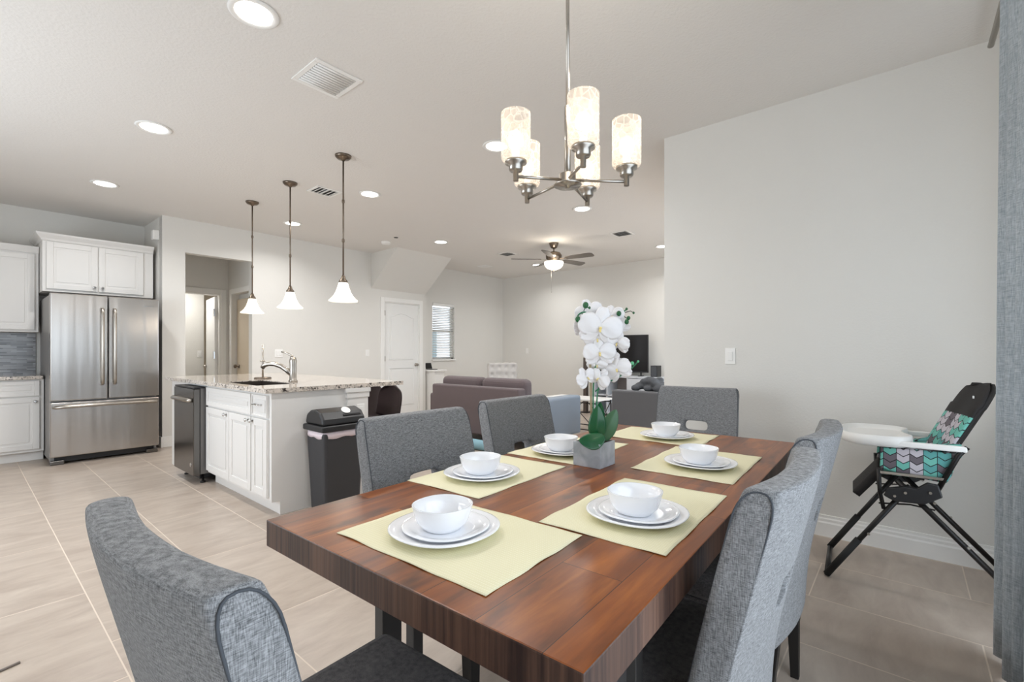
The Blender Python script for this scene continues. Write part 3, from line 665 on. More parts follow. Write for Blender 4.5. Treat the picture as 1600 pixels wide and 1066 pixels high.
# island
IX0,IX1,IY0,IY1=1.42,2.20,3.46,5.87
c=thing('kitchen_island','white kitchen island base with raised panel doors','kitchen island',(1.85,4.65,0))
m=MB().box(IX0+.021,IX1,IY0,4.775,.1,.68).box(IX0+.021,1.465,IY0,4.775,.68,.88).box(1.82,IX1,IY0,4.775,.68,.88).box(1.465,1.82,IY0,3.80,.68,.88).box(1.465,1.82,4.54,4.775,.68,.88).box(IX0+.08,IX1,IY0,4.775,0,.1).box(IX0+.021,IX1,5.36,IY1,.0,.88).box(1.98,IX1,4.775,5.36,0,.88).box(IX0+.021,1.98,4.775,5.36,.86,.88)
m.build('body',M['cab'],c,world=True,bevel=.002)
MB().prism([(IX0+.018,.1),(IX0+.077,.1),(IX0+.077,0),(IX1+.002,0),(IX1+.002,.881),(IX0+.018,.881)],IY0-.006,IY0+.001,'Y').build('end_panel',M['cab'],c,world=True)
m=MB().box(2.02,IX1+.01,IY0-.022,IY0,0,.80).box(2.01,IX1+.018,IY0-.03,IY0,.80,.845).box(2.0,IX1+.025,IY0-.038,IY0,.845,.88); m.build('pilaster',M['cab'],c,world=True,bevel=.004)
for (a,b,hy,hz) in ((4.225,4.76,4.27,.66),(3.785,4.215,3.82,.66),(3.50,3.765,3.74,.66)):
    d=door_panel(MB(),a,b,.125,.685,IX0,'X').build('door',M['cab'],c,world=True,bevel=.003); knob((IX0,hy,hz),'X',d)
door_panel(MB(),3.785,4.76,.70,.86,IX0,'X',fr=.045).build('false_drawer',M['cab'],c,world=True,bevel=.003)
d=door_panel(MB(),3.50,3.765,.70,.86,IX0,'X',fr=.012).build('drawer',M['cab'],c,world=True,bevel=.003); pull((IX0,3.585,.79),(IX0,3.69,.79),.028,'X',d)
d=B(2.10,2.172,IY0-.028,IY0-.022,.63,.745).build('outlet',M['white'],c,world=True,bevel=.002)
for z in (.665,.71): B(2.118,2.154,IY0-.031,IY0-.027,z-.014,z+.014).build('socket',M['trim'],d,world=True,bevel=.002)
# counter with sink cut-out
SX0,SX1,SY0,SY1=1.48,1.80,3.82,4.52
m=MB().box(1.39,SX0,3.43,5.91,.882,.915).box(SX1,2.56,3.43,5.91,.882,.915).box(SX0,SX1,3.43,SY0,.882,.915).box(SX0,SX1,SY1,5.91,.882,.915)
tag(m.build('island_countertop',M['granite']),'speckled granite slab on the kitchen island with sink opening','countertop')
m=MB().box(SX0,SX1,SY0,SY1,.70,.705).box(SX0+.0005,SX0+.005,SY0,SY1,.70,.908).box(SX1-.005,SX1-.0005,SY0,SY1,.70,.908).box(SX0,SX1,SY0+.0005,SY0+.005,.70,.908).box(SX0,SX1,SY1-.005,SY1-.0005,.70,.908)  # dark walls rise over the granite edge to stand in for its shade
tag(m.build('sink_basin',M['sinkdark']),'stainless undermount sink basin in the island counter','sink')
# faucet
f0=Vector((1.865,4.05,.915))
c=thing('faucet','brushed nickel pull out faucet with lever beside the island sink','faucet',f0)
def rel(l): return [f0+Vector(p) for p in l]
MB().lathe([(.036,0),(.036,.012),(.029,.02),(.027,.15),(.03,.18),(.024,.21),(.008,.222)],f0,28).build('body',M['nickel'],c,world=True)
tdir=Vector((-.55,.62,0)).normalized()
MB().tube([f0+tdir*a+Vector((0,0,b)) for a,b in ((.0,.05),(.05,.10),(.10,.135),(.16,.155),(.21,.155),(.245,.145),(.262,.12))],[.022,.022,.021,.02,.019,.021,.018],16).build('spout',M['nickel'],c,world=True)
MB().tube([f0+tdir*a+Vector((0,0,b)) for a,b in ((0,.21),(.02,.232),(.06,.25),(.10,.26))],[.013,.010,.008,.006],12).build('lever',M['nickel'],c,world=True)
th0=Vector((1.9,4.76,.915))
c=thing('paper_towel_holder','slim metal paper towel pole standing on the island behind the sink','towel holder',th0)
MB().lathe([(.075,0),(.078,.006),(.07,.014)],th0,28).build('base',M['bronze'],c,world=True)
MB().tube([th0,th0+Vector((0,0,.33))],.008,12).build('pole',M['nickel'],c,world=True)
MB().lathe([(.012,.16),(.024,.165),(.024,.175),(.012,.18)],th0,20).build('collar',M['nickel'],c,world=True)
# dishwasher
c=thing('dishwasher','dark stainless dishwasher pulled slightly out of the island','dishwasher',(1.66,5.06,0))
B(1.385,1.97,4.79,5.345,.085,.855).build('body',simple('dishwasher_side',srgb(120,118,116),.4,metal=.7),c,world=True,bevel=.003)
d=B(1.33,1.38,4.78,5.35,.08,.845).build('door',M['dwash'],c,world=True,bevel=.005)
MB().tube([(1.33,4.82,.745),(1.308,4.825,.745),(1.308,5.305,.745),(1.33,5.31,.745)],.018,12).build('handle',M['nickel'],d,world=True)
B(1.335,1.42,4.785,5.345,.848,.862).build('control_strip',M['black'],c,world=True,bevel=.002)
MB().lathe([(.018,0),(.018,-.002)],(1.33,4.86,.17),20,axis='X').build('badge',M['chrome'],d,world=True)
for y in (4.84,5.29):
    MB().lathe([(.022,0),(.022,.012),(.01,.014),(.01,.09)],(1.42,y,0),14).build('foot',M['blackmetal'],c,world=True)
B(1.40,1.9,4.86,5.27,.03,.082).build('base_pan',M['black'],c,world=True,bevel=.004)
# stools
def stool(label,x,y,first=[None]):
    if first[0] is None:
        t=thing('bar_stool',label,'stool',(x,y,0),0,'dark shell stools at the island')
        sh=MB()
        prof=[(-.19,.49),(-.2,.475),(-.12,.455),(0,.45),(.1,.455),(.155,.49),(.18,.57),(.2,.68),(.21,.78),(.212,.845)]
        def fn(u,v):
            i=v*(len(prof)-1); k=min(int(i),len(prof)-2); f=i-k
            px=prof[k][0]*(1-f)+prof[k+1][0]*f; pz=prof[k][1]*(1-f)+prof[k+1][1]*f
            s=(u-.5)*2; wd=.2*(1-.75*max(0,(v-.82)/.18)**2.4) * (1-.3*max(0,(.12-v)/.12)**2)
            up=.035*s*s*(1 if v<.6 else 1)
            return (px-(.05*s*s if v>.6 else 0),s*wd,pz+(up if v<.6 else 0))
        sh.quadgrid(fn,14,27).build('shell',M['shell'],t,solid=.014,subsurf=1)
        for (a,b) in ((-1,-1),(-1,1),(1,-1),(1,1)):
            MB().tube([(a*.09,b*.1,.455),(a*.19,b*.19,0)],.009,8).build('leg',M['blackmetal'],t)
        m=MB(); q=.153
        m.tube([(-q,-q,.17),(q,-q,.17),(q,q,.17),(-q,q,.17),(-q,-q,.17)],.006,6); m.build('footrest_ring',M['blackmetal'],t)
        first[0]=t
    else: dup(first[0],(x,y,0),0,label)
stool('dark stool at the near end of the island, its back fully visible',2.62,3.94)
stool('dark stool half hidden behind the island pilaster',2.68,4.35)
# bin
c=thing('trash_can','black swing lid trash can beside the island with white liner','trash can',(1.83,3.28,0))
bx0,bx1,by0,by1=1.655,2.01,3.14,3.425
def frust(mb,z0,z1,i0,i1,n=2.0):
    A=[(bx0+i0,by0+i0),(bx1-i0,by0+i0),(bx1-i0,by1-i0),(bx0+i0,by1-i0)]; Bq=[(bx0+i1,by0+i1),(bx1-i1,by0+i1),(bx1-i1,by1-i1),(bx0+i1,by1-i1)]
    v=[mb.b.verts.new((p[0],p[1],z0)) for p in A]+[mb.b.verts.new((p[0],p[1],z1)) for p in Bq]
    for q in ((3,2,1,0),(4,5,6,7),(0,1,5,4),(1,2,6,5),(2,3,7,6),(3,0,4,7)): mb.b.faces.new([v[i] for i in q])
    return mb
frust(MB(),0,.60,.034,.010).build('body',M['binbody'],c,world=True,bevel=.03,seg=4)
m=MB(); n=48
per=[]
for i in range(n):
    a=2*PI*i/n; k=(abs(math.cos(a))**6+abs(math.sin(a))**6)**(-1/6)
    per.append((math.cos(a)*k,math.sin(a)*k))
mx,my=(bx0+bx1)/2,(by0+by1)/2; hx,hy=(bx1-bx0)/2,(by1-by0)/2
rings=[]
for (z,gr,wob) in ((.60,-.009,0),(.575,-.006,.0),(.553,-.008,.004)):
    rings.append([m.b.verts.new((mx+p[0]*(hx+gr),my+p[1]*(hy+gr),z+wob*math.sin(i*1.1)+wob*.8*math.sin(i*.37))) for i,p in enumerate(per)])
for A,C in zip(rings,rings[1:]):
    for i in range(n): m.b.faces.new((A[i],A[(i+1)%n],C[(i+1)%n],C[i])).smooth=True
m.build('liner',M['whitebag'],c,world=True,solid=.003)
MB().lathe([(.022,0),(.022,-.004)],(1.885,by0+.012,.572),20,axis='Y').build('red_tab',M['red'],c,world=True)
lid=B(bx0-.006,bx1+.006,by0-.006,by1+.006,.60,.645).build('lid_rim',M['black'],c,world=True,bevel=.012,seg=3)
pr=[(by0+.004,.645),(by0+.018,.69),(by0+.06,.735),(by0+.12,.752),(my,.757),(by1-.08,.748),(by1-.03,.72),(by1-.004,.645)]
lid=MB().prism(pr,bx0+.006,bx1-.006,'X').build('swing_lid',M['black'],c,world=True,bevel=.02,seg=4)
T=Matrix.Translation((1.87,by0+.068,.7395))@Matrix.Rotation(math.radians(35),4,'X')
MB().lathe([(.034,0),(.034,.004)],(0,0,0),28).build('sticker',M['white'],lid,matrix=Matrix.Translation(-ORG[c.name])@T)
T=Matrix.Translation((1.90,by0+.034,.708))@Matrix.Rotation(math.radians(48),4,'X')
MB().box(-.07,.07,-.006,.006,0,.006).build('grip',M['rubber'],lid,matrix=Matrix.Translation(-ORG[c.name])@T)
# ================================================================= LIVING ROOM
c=thing('sofa','dark mauve grey sofa seen from behind in the living room','sofa',(4.75,4.15,0))
B(4.21,4.36,3.46,5.0,.13,.735).build('back_panel',M['sofa'],c,world=True,bevel=.025,seg=3)
B(4.3,5.25,3.3,5.05,.1,.36).build('base',M['sofa'],c,world=True,bevel=.02)
for a,b,mt in ((3.29,3.47,'sofablue'),(4.99,5.12,'sofa')):
    B(4.27,5.32,a,b,.1,.6).build('arm',M[mt],c,world=True,bevel=.03,seg=3)
for a,b in ((3.48,4.2),(4.22,4.96)):
    B(4.34,4.54,a,b,.42,.84).build('back_cushion',M['sofa'],c,world=True,bevel=.07,seg=4)
    B(4.45,5.28,a,b,.36,.47).build('seat_cushion',M['sofa'],c,world=True,bevel=.03,seg=3)
for (x,y) in ((4.28,3.4),(4.28,4.95),(5.2,3.4),(5.2,4.95)): MB().tube([(x,y,0),(x,y,.11)],[.018,.025],10).build('leg',M['blackwood'],c,world=True)
c=thing('loveseat','dark grey loveseat back partly behind the end dining chair','sofa',(5.2,2.0,0))
B(4.86,5.0,1.7,2.6,.1,.735).build('back_panel',M['love'],c,world=True,bevel=.02,seg=3)
B(4.95,5.65,1.62,2.6,.1,.42).build('base',M['love'],c,world=True,bevel=.02)
for a,b in ((1.55,1.7),(2.52,2.64)): B(4.9,5.65,a,b,.1,.58).build('arm',M['love'],c,world=True,bevel=.02)
for (x,y) in ((4.92,1.7),(4.92,2.55),(5.6,1.7),(5.6,2.55)): MB().tube([(x,y,0),(x,y,.11)],[.018,.025],10).build('leg',M['blackwood'],c,world=True)
m=MB()
for i in range(26):
    a=random.uniform(-1,1); h=(1-a*a)
    m.sphere((5.06+random.uniform(-.10,.10),2.19+.17*a,.755+random.uniform(0,.11)*h),random.uniform(.04,.065),(1.2,1.2,.8),12)
blk=m.build('throw_blanket',M['blanket'],smooth=True)
md=blk.modifiers.new('remesh','REMESH'); md.mode='VOXEL'; md.voxel_size=.012; md.use_smooth_shade=True
md=blk.modifiers.new('smooth','SMOOTH'); md.iterations=6
tag(blk,'rumpled dark grey blanket piled on the loveseat','blanket')
tag(MB().tube([(4.02,3.75,.06),(4.02,4.35,.06)],.06,18).build('rolled_mat',M['teal'],bevel=.008),'light blue rolled mat on the floor behind the sofa','mat')
c=thing('accent_chair','cream tufted accent chair behind the sofa','armchair',(6.03,5.27,0),math.radians(138))
def tuf(u,v):
    x=-.25+.5*u; z=.42+.55*v
    return (x,-.192-.035*abs(math.sin(u*PI*4)*math.sin(v*PI*4)),z)
m=MB().quadgrid(tuf,24,24); m.build('back_tufting',M['cream'],c,solid=.05,smooth=True)
MB().box(-.26,.26,-.32,-.22,.35,.97).build('backrest',M['cream'],c,bevel=.03,seg=3)
MB().box(-.28,.28,-.22,.3,.3,.46).build('seat',M['cream'],c,bevel=.03,seg=3)
for s in (-1,1):
    MB().box(s*.30-.03,s*.30+.03,-.28,.26,.3,.62).build('arm',M['cream'],c,bevel=.02)
    for y in (-.25,.25): MB().tube([(s*.25,y,.31),(s*.26,y,0)],[.02,.013],8).build('leg',M['blackwood'],c)
c=thing('coffee_table','coffee table with white top and black crossed metal frame','table',(6.0,3.75,0))
B(5.75,6.2,3.3,4.2,.47,.495).build('tabletop',M['white'],c,world=True,bevel=.004)
m=MB()
for x in (5.77,6.18):
    for y in (3.32,4.18): m.tube([(x,y,0),(x,y,.47)],.008,6)
    m.tube([(x,3.32,.44),(x,4.18,.44)],.008,6).tube([(x,3.32,.06),(x,4.18,.06)],.008,6)
    m.tube([(x,3.32,.06),(x,3.75,.44),(x,4.18,.06)],.007,6)
for y in (3.32,4.18): m.tube([(5.77,y,.44),(6.18,y,.06)],.007,6).tube([(5.77,y,.06),(6.18,y,.44)],.007,6).tube([(5.77,y,.06),(6.18,y,.06)],.008,6)
m.build('frame',M['blackmetal'],c,world=True)
c=thing('tv_stand','whitewashed wooden TV stand with open shelves','tv stand',(7.8,3.7,0))
TX0,TX1=7.62,8.04
m=MB().box(TX0-.01,TX1,3.02,4.45,.71,.735).box(TX0,TX1,3.02,3.045,0,.71).box(TX0,TX1,4.425,4.45,0,.71).box(TX0,TX1,4.16,4.18,.04,.71).box(TX0,TX1,3.76,3.78,.04,.71)
m.box(TX0,TX1,3.02,4.45,.04,.065).box(TX0,TX1,3.77,4.43,.37,.39).box(TX1-.015,TX1,3.02,4.45,.04,.71)
m.build('carcass',M['tvstand'],c,world=True)
B(TX1-.03,TX1-.016,3.78,4.16,.39,.70).build('inner_back',M['shelfback'],c,world=True)
d=B(TX0-.016,TX0,3.03,3.76,.07,.70).build('door',M['tvstand'],c,world=True,bevel=.002)
c=thing('television','black flat television on the whitewashed stand','television',(7.85,3.99,.735))
B(7.84,7.875,3.48,4.52,.80,1.475).build('cabinet',M['black'],c,world=True,bevel=.006)
B(7.837,7.841,3.495,4.505,.825,1.462).build('screen',M['screen'],c,world=True)
for y in (3.62,4.38): MB().box(7.76,7.95,y-.012,y+.012,.735,.745).box(7.85,7.865,y-.01,y+.01,.74,.81).build('foot',M['black'],c,world=True)
c=thing('speaker','small black box speaker on the TV stand right of the television','speaker',(7.8,3.34,.735))
B(7.74,7.92,3.27,3.39,.736,.93).build('cabinet',M['black'],c,world=True,bevel=.005)
B(7.735,7.741,3.28,3.38,.75,.92).build('grille',simple('speaker_grille',srgb(70,72,76),.7,var=.1,vscale=200),c,world=True)
c=thing('tower_speaker','slim dark brown tower left of the television','speaker',(7.8,4.75,0))
B(7.75,7.83,4.68,4.75,.02,1.06).build('column',simple('tower_brown',srgb(84,74,68),.5,var=.1),c,world=True,bevel=.004)
B(7.70,7.88,4.63,4.80,0,.02).build('base',M['black'],c,world=True,bevel=.003)
c=thing('console_table','narrow white table against the far wall under the window side','table',(5.86,6.92,0))
B(5.73,6.04,6.72,7.1,.80,.83).build('tabletop',M['white'],c,world=True,bevel=.003)
B(5.76,6.0,6.76,7.08,0,.80).build('base',M['trim'],c,world=True)
c=thing('laptop','small black laptop open on the narrow white table','laptop',(5.8,6.85,.83))
MB().box(5.745,5.90,6.84,6.98,.83,.842).build('keyboard_base',M['black'],c,world=True)
T=Matrix.Translation((5.82,6.99,.845))@Matrix.Rotation(math.radians(-20),4,'X')
MB().box(-.075,.075,-.005,.005,0,.115).build('screen',M['screen'],c,matrix=Matrix.Translation(-ORG[c.name])@T)
# ================================================================= DINING
TR=math.radians(1.9); TC=Vector((1.487,.803,0)); TL,TWd=1.955,.90
TM=Matrix.Translation(TC)@Matrix.Rotation(TR,4,'Z')
c=thing('dining_table','thick reddish brown plank dining table with dark legs','table',TC,TR)
m=MB().box(-TL/2,TL/2,-TWd/2,TWd/2,.694,.76)
for f in m.b.faces: f.material_index=0 if abs(f.normal.z)>.5 or f.calc_center_median().z>.75 else 1
o=m.build('tabletop',[M['woodtop'],M['woodedge']],c,bevel=.003)
for s in (-1,1):
    for q in (-1,1):
        MB().box(s*(TL/2-.29)-.033,s*(TL/2-.29)+.033,q*.345-.018,q*.345+.018,0,.694).build('leg',M['legwood'],c,bevel=.002)
        MB().box(s*(TL/2-.385)-.018,s*(TL/2-.385)+.018,q*.345-.018,q*.345+.018,0,.694).build('leg',M['legwood'],c,bevel=.002)
    MB().box(s*(TL/2-.33)-.06,s*(TL/2-.33)+.06,-.36,.36,.655,.694).build('crossbar',M['legwood'],c,bevel=.002)
# chairs (local: faces +Y)
def build_chair(label,loc,rz):
    t=thing('dining_chair',label,'chair',loc,rz,'grey tweed dining chairs around the table')
    hw=.251; th=.066
    us=[-1,-.955,-.6,-.33,-.29,0,.29,.33,.6,.955,1]; vs=[.32,.335,.5,.640,.655,.722,.738,.83,.898,.928,.943]
    def yc(z,u):
        l=-.205-.113*max(0,(z-.45)/.5)**1.08 + (.0 if z>.45 else 0)
        return l+.028*(u*u)-.018
    m=MB(); g={}
    for side in (0,1):
        for i,u in enumerate(us):
            for j,z in enumerate(vs):
                tt=th*(1-.12*max(0,(z-.89)/.055)); y=yc(z,u)+(tt/2 if side else -tt/2)
                wd=hw*(1-.055*max(0,(z-.89)/.053)**1.5); zz=z-.004*(1-u*u) if z>.93 else z
                g[side,i,j]=m.b.verts.new((u*wd,y,zz))
    nu,nv=len(us)-1,len(vs)-1
    hole=lambda i,j: 4<=i<=5 and j==4
    for i in range(nu):
        for j in range(nv):
            if hole(i,j): continue
            m.b.faces.new((g[1,i,j],g[1,i+1,j],g[1,i+1,j+1],g[1,i,j+1])); m.b.faces.new((g[0,i,j],g[0,i,j+1],g[0,i+1,j+1],g[0,i+1,j]))
    edges=[]
    for i in range(nu): m.b.faces.new((g[0,i,0],g[0,i+1,0],g[1,i+1,0],g[1,i,0])); m.b.faces.new((g[0,i,nv],g[1,i,nv],g[1,i+1,nv],g[0,i+1,nv]))
    for j in range(nv): m.b.faces.new((g[0,0,j],g[1,0,j],g[1,0,j+1],g[0,0,j+1])); m.b.faces.new((g[0,nu,j],g[0,nu,j+1],g[1,nu,j+1],g[1,nu,j]))
    for i in (4,5): 
        m.b.faces.new((g[0,i,4],g[1,i,4],g[1,i+1,4],g[0,i+1,4])); m.b.faces.new((g[0,i,5],g[0,i+1,5],g[1,i+1,5],g[1,i,5]))
    m.b.faces.new((g[0,4,4],g[0,4,5],g[1,4,5],g[1,4,4])); m.b.faces.new((g[0,6,4],g[1,6,4],g[1,6,5],g[0,6,5]))
    cl=m.b.edges.layers.float.new('crease_edge')
    for j in range(nv-1):
        for i in (0,nu):
            for s in (0,1):
                e=m.b.edges.get((g[s,i,j],g[s,i,j+1]))
                if e: e[cl]=.6 if j<nv-2 else .3
    for i,j,i2,j2 in ((4,4,6,4),(4,5,6,5)):
        for k in (4,5):
            for s in (0,1):
                e=m.b.edges.get((g[s,k,j],g[s,k+1,j])); 
                if e: e[cl]=.8
    bk=m.build('backrest',M['tweed'],t,subsurf=2,smooth=True)
    for u in (-1,1):
        pts=[]
        for z in (.34,.45,.55,.65,.75,.82,.87): pts.append((u*(hw-.002),yc(z,u)+th/2*.93,z))
        for k in range(0,13):
            a=PI*k/12; zz=.883+.053*math.sin(a)**.8; pts.append((u*(hw-.0015-.011*math.sin(a)**2),yc(zz,u)+th/2*.93*(abs(math.cos(a))**.8*(1 if math.cos(a)>0 else -1)),zz))
        for z in (.87,.8,.7,.6,.5,.4,.34): pts.append((u*(hw-.002),yc(z,u)-th/2*.93,z))
        MB().tube(pts,.0019,6).build('piping',M['piping'],bk)
    y0=yc(.745,0)+th/2
    for q in (-1,1): MB().tube([(q*u*hw,yc(.73,u)+th/2-.001,.732) for u in (.97,.7,.45,.3)],.0014,5).build('seam',M['tweed'],bk)
    MB().box(-.235,.235,-.19,.245,.385,.475).build('seat',M['seat'],t,bevel=.03,seg=4)
    MB().box(-.225,.225,-.19,.232,.345,.39).build('seat_rail',M['seat'],t,bevel=.004)
    for s in (-1,1):
        m=MB(); a=[m.b.verts.new(p) for p in ((s*.205-.02,.185,.35),(s*.205+.02,.185,.35),(s*.205+.02,.225,.35),(s*.205-.02,.225,.35))]; b=[m.b.verts.new(p) for p in ((s*.205-.013,.198,0),(s*.205+.013,.198,0),(s*.205+.013,.224,0),(s*.205-.013,.224,0))]
        for k in range(4): m.b.faces.new((a[k],a[(k+1)%4],b[(k+1)%4],b[k]))
        m.b.faces.new(a[::-1]); m.b.faces.new(b); m.build('leg',M['blackwood'],t,bevel=.002)
        m=MB(); R=[]
        for z,yy,h in ((.36,-.215,.02),(.2,-.2,.018),(.0,-.205,.013)):
            R.append([m.b.verts.new(p) for p in ((s*.205-h,yy-h,z),(s*.205+h,yy-h,z),(s*.205+h,yy+h,z),(s*.205-h,yy+h,z))])
        for A,C in zip(R,R[1:]):
            for k in range(4): m.b.faces.new((A[k],A[(k+1)%4],C[(k+1)%4],C[k]))
        m.b.faces.new(R[0][::-1]); m.b.faces.new(R[-1]); m.build('leg',M['blackwood'],t,bevel=.002)
    return t
ch=build_chair('grey dining chair in the left foreground, its back to the camera',(.475,.772,0),-PI/2+.05)
dup(ch,(1.155,1.162,0),PI,'grey dining chair on the far long side, the one beside the trash can')
dup(ch,(1.86,1.247,0),PI,'grey dining chair on the far long side, in front of the sofa')
dup(ch,(2.887,1.025,0),math.radians(98),'grey dining chair at the far end of the table, below the wall switch')
dup(ch,(1.13,.498,0),0,'grey dining chair in the right foreground with piped side facing the camera')
dup(ch,(1.75,.513,0),0,'grey dining chair on the right side, half behind the nearest right chair')
# placemats (x0,x1,y0,y1)
def mat_(x0,x1,y0,y1,label,seed):
    random.seed(seed); ph=random.random()*6
    cx_,cy_=(x0+x1)/2,(y0+y1)/2; hx_,hy_=(x1-x0)/2,(y1-y0)/2
    def fn(u,v):
        a=(u*2-1); b=(v*2-1); e=max(abs(a),abs(b))**8
        z=.001+.0016*e*max(0,math.sin(7*a*hx_*5+ph)*math.sin(6*b*hy_*5+ph*2))
        wv=.001*math.sin(9*b+ph)*abs(a)**6; wu=.0012*math.sin(8*a+ph)*abs(b)**6
        return (a*hx_+wv,b*hy_+wu,z)
    o=MB().quadgrid(fn,36,30).build('placemat',M['mat'],None,solid=.0016)
    # origin handling: place at table height
    o.location=(cx_,cy_,.7612); o.rotation_euler=(0,0,TR*1.2)
    return tag(o,label,'placemat','pale yellow placemats on the table')
mats=[(.572,.905,.555,1.01,'pale yellow placemat at the near end of the table'),
 (.925,1.425,.385,.70,'pale yellow placemat on the right side nearest the camera'),
 (.945,1.415,.935,1.245,'pale yellow placemat on the left side beside the trash can chair'),
 (1.56,2.04,.425,.765,'pale yellow placemat on the right side farther away'),
 (1.46,1.94,.945,1.262,'pale yellow placemat behind the stone flower pot'),
 (2.07,2.42,.70,1.16,'pale yellow placemat at the far end of the table')]
for i,q in enumerate(mats): mat_(*q,seed=i+3)
random.seed(11)
# dishes
def prof_plate(r,h,t=.004):
    return [(r*.0+.001,0),(r*.62,0),(r*.66,.001),(r*.8,h*.45),(r*.97,h*.9),(r,h),(r*.995,h+t*.5),(r*.96,h+t*.7),(r*.8,h*.5+t),(r*.66,t),(r*.6,t),(.001,t)]
rims=dict(P='dinner_plate',Q='side_plate',W='bowl')
spots=[((.722,.812),'nearest the camera at the table end'),((1.105,.52),'on the right side of the table near the camera'),((1.13,1.085),'on the left placemat nearest the trash can'),
       ((1.745,.575),'on the right side farther from the camera'),((1.60,1.08),'partly behind the stone flower pot'),((2.21,.885),'at the far end of the table')]
first={}
SQ=2.25
def dish(kind,x,y,z,label,rot):
    if kind not in first:
        if kind=='P': m=MB().lathe(prof_plate(.123,.014),(0,0,0),64,sq=SQ); nm='dinner_plate'
        elif kind=='Q': m=MB().lathe(prof_plate(.097,.011),(0,0,0),64,sq=SQ); nm='side_plate'
        else: m=MB().lathe([(.001,0),(.040,0),(.044,.002),(.056,.016),(.0625,.034),(.067,.053),(.067,.055),(.0645,.055),(.0595,.035),(.052,.018),(.04,.006),(.001,.005)],(0,0,0),64,sq=2.25); nm='bowl'
        o=m.build(nm,M['porcelain']); o.location=(x,y,z); first[kind]=o
    else: o=first[kind].copy(); COL.objects.link(o); o.location=(x,y,z)
    o.rotation_euler=(0,0,rot)
    cat={'P':'plate','Q':'plate','W':'bowl'}[kind]
    return tag(o,label,cat,{'P':'white dinner plates','Q':'white side plates','W':'white bowls'}[kind])
for i,((x,y),w_) in enumerate(spots):
    r=TR+random.uniform(-.1,.1)
    dish('P',x,y,.7655,'large white dinner plate '+w_,r); dish('Q',x+.002,y-.003,.7703,'smaller white plate under the bowl '+w_,r); dish('W',x-.003,y+.004,.7748,'white bowl on stacked plates '+w_,r)
# orchid
pc=Vector((1.523,.886,.76))
pot=thing('flower_pot','grey marble cube flower pot in the middle of the table','flower pot',pc)
m=MB().box(-.056,.056,-.056,.056,0,.088); m.build('cube',M['marble'],pot,bevel=.0015)
MB().box(-.05,.05,-.05,.05,.084,.0885).build('filling',simple('moss',srgb(50,44,36),.9,bump=1,bscale=200),pot)
pl=thing('orchid','white artificial orchid with green leaves growing from the marble pot','flower',pc+Vector((0,0,.086)))
DEP=1.735
def OP(x,y,dd=0):
    d=DEP+dd; s=(x-800)/FPX*d; return Vector((d*FW[0]+s*RT[0],d*FW[1]+s*RT[1],CAMH+(549-y)/FPX*d))
def smooth_pts(ps,n=6):
    out=[]
    P_=[ps[0]]+ps+[ps[-1]]
    for i in range(1,len(P_)-2):
        for k in range(n):
            t=k/n; a,b,c_,d=P_[i-1],P_[i],P_[i+1],P_[i+2]
            out.append(.5*((2*b)+(-a+c_)*t+(2*a-5*b+4*c_-d)*t*t+(-a+3*b-3*c_+d)*t*t*t))
    out.append(ps[-1]); return out
MB().tube([OP(925,690),OP(922,560)],.004,8).build('stake',M['stake'],pl,world=True)
MB().tube(smooth_pts([OP(928,690),OP(927,610),OP(932,560),OP(938,525),OP(930,498),OP(914,488),OP(904,492),OP(902,500)]),.0027,8).build('stem',M['stem'],pl,world=True)
MB().tube(smooth_pts([OP(934,690),OP(933,620,.02),OP(945,575,.02),OP(952,530,.02),OP(958,505,.02),OP(970,492,.02),OP(978,484,.02)]),.0027,8).build('stem',M['stem'],pl,world=True)
MB().tube(smooth_pts([OP(930,612),OP(945,600),OP(965,590),OP(985,577),OP(997,565)]),.0025,8).build('stem',M['stem'],pl,world=True)
MB().tube(smooth_pts([OP(912,486),OP(915,481),OP(921,481)]),.0015,6).tube([OP(908,489),OP(911,492)],.0015,6).tube([OP(972,490,.02),OP(985,486,.02),OP(990,489,.02)],.0015,6).tube([OP(972,492,.02),OP(981,499,.02)],.0015,6).tube([OP(958,512),OP(964,507)],.0015,6).build('twig',simple('dark_twig',srgb(30,48,40),.5),pl,world=True)
for (x,y,r) in ((915,477,4.6),(903,499,4.2),(911,492,2.2),(921,481,2),(967,490,3.8),(979,483,2),(990,489,1.8),(982,497,2.9),(979,503,3.6)):
    rr=r/FPX*DEP; MB().sphere(OP(x,y,-.01),rr,(1,1,1.15),14).build('bud',M['bud'],pl,world=True)
for (x,y,r) in ((988,568,2.9),(997,565,1.8),(974,572,2.2)):
    MB().sphere(OP(x,y,-.01),r/FPX*DEP,(1,1,1.1),12).build('bud',M['budlight'],pl,world=True)
def leaf(x0,y0,x1,y1,wd,mat,bend=.03,dd=0,roll=0.0,fold=.25,dd2=0):
    a=OP(x0,y0,dd); b=OP(x1,y1,dd+dd2); ax=(b-a); L_=ax.length; ax.normalize()
    toc=(Vector((0,0,CAMH))-a).normalized(); sd=ax.cross(toc).normalized(); nr=sd.cross(ax).normalized()
    sd2=(sd*math.cos(roll)+nr*math.sin(roll)).normalized(); nr2=ax.cross(sd2)
    def fn(u,v):
        s=(u*2-1); w_=wd*math.sin(PI*min(1,.04+v*.96))**.62*(1-.25*v)
        if v>.985: w_*=.2
        p=a+ax*(L_*v)+sd2*(s*w_)+nr2*(fold*w_*abs(s))-nr2*(bend*math.sin(v*PI))
        return p
    return MB().quadgrid(fn,10,22).build('leaf',mat,pl,world=True,solid=.0018,smooth=True)
leaf(932,692,934,634,.036,M['leaf'],.01,-.01)
leaf(934,690,938,628,.026,M['leaf'],-.01,.03)
leaf(940,690,963,640,.035,M['leaf2'],.01,.0)
leaf(944,681,905,690,.040,M['leaf'],-.012,-.06,roll=-.55,dd2=-.03)
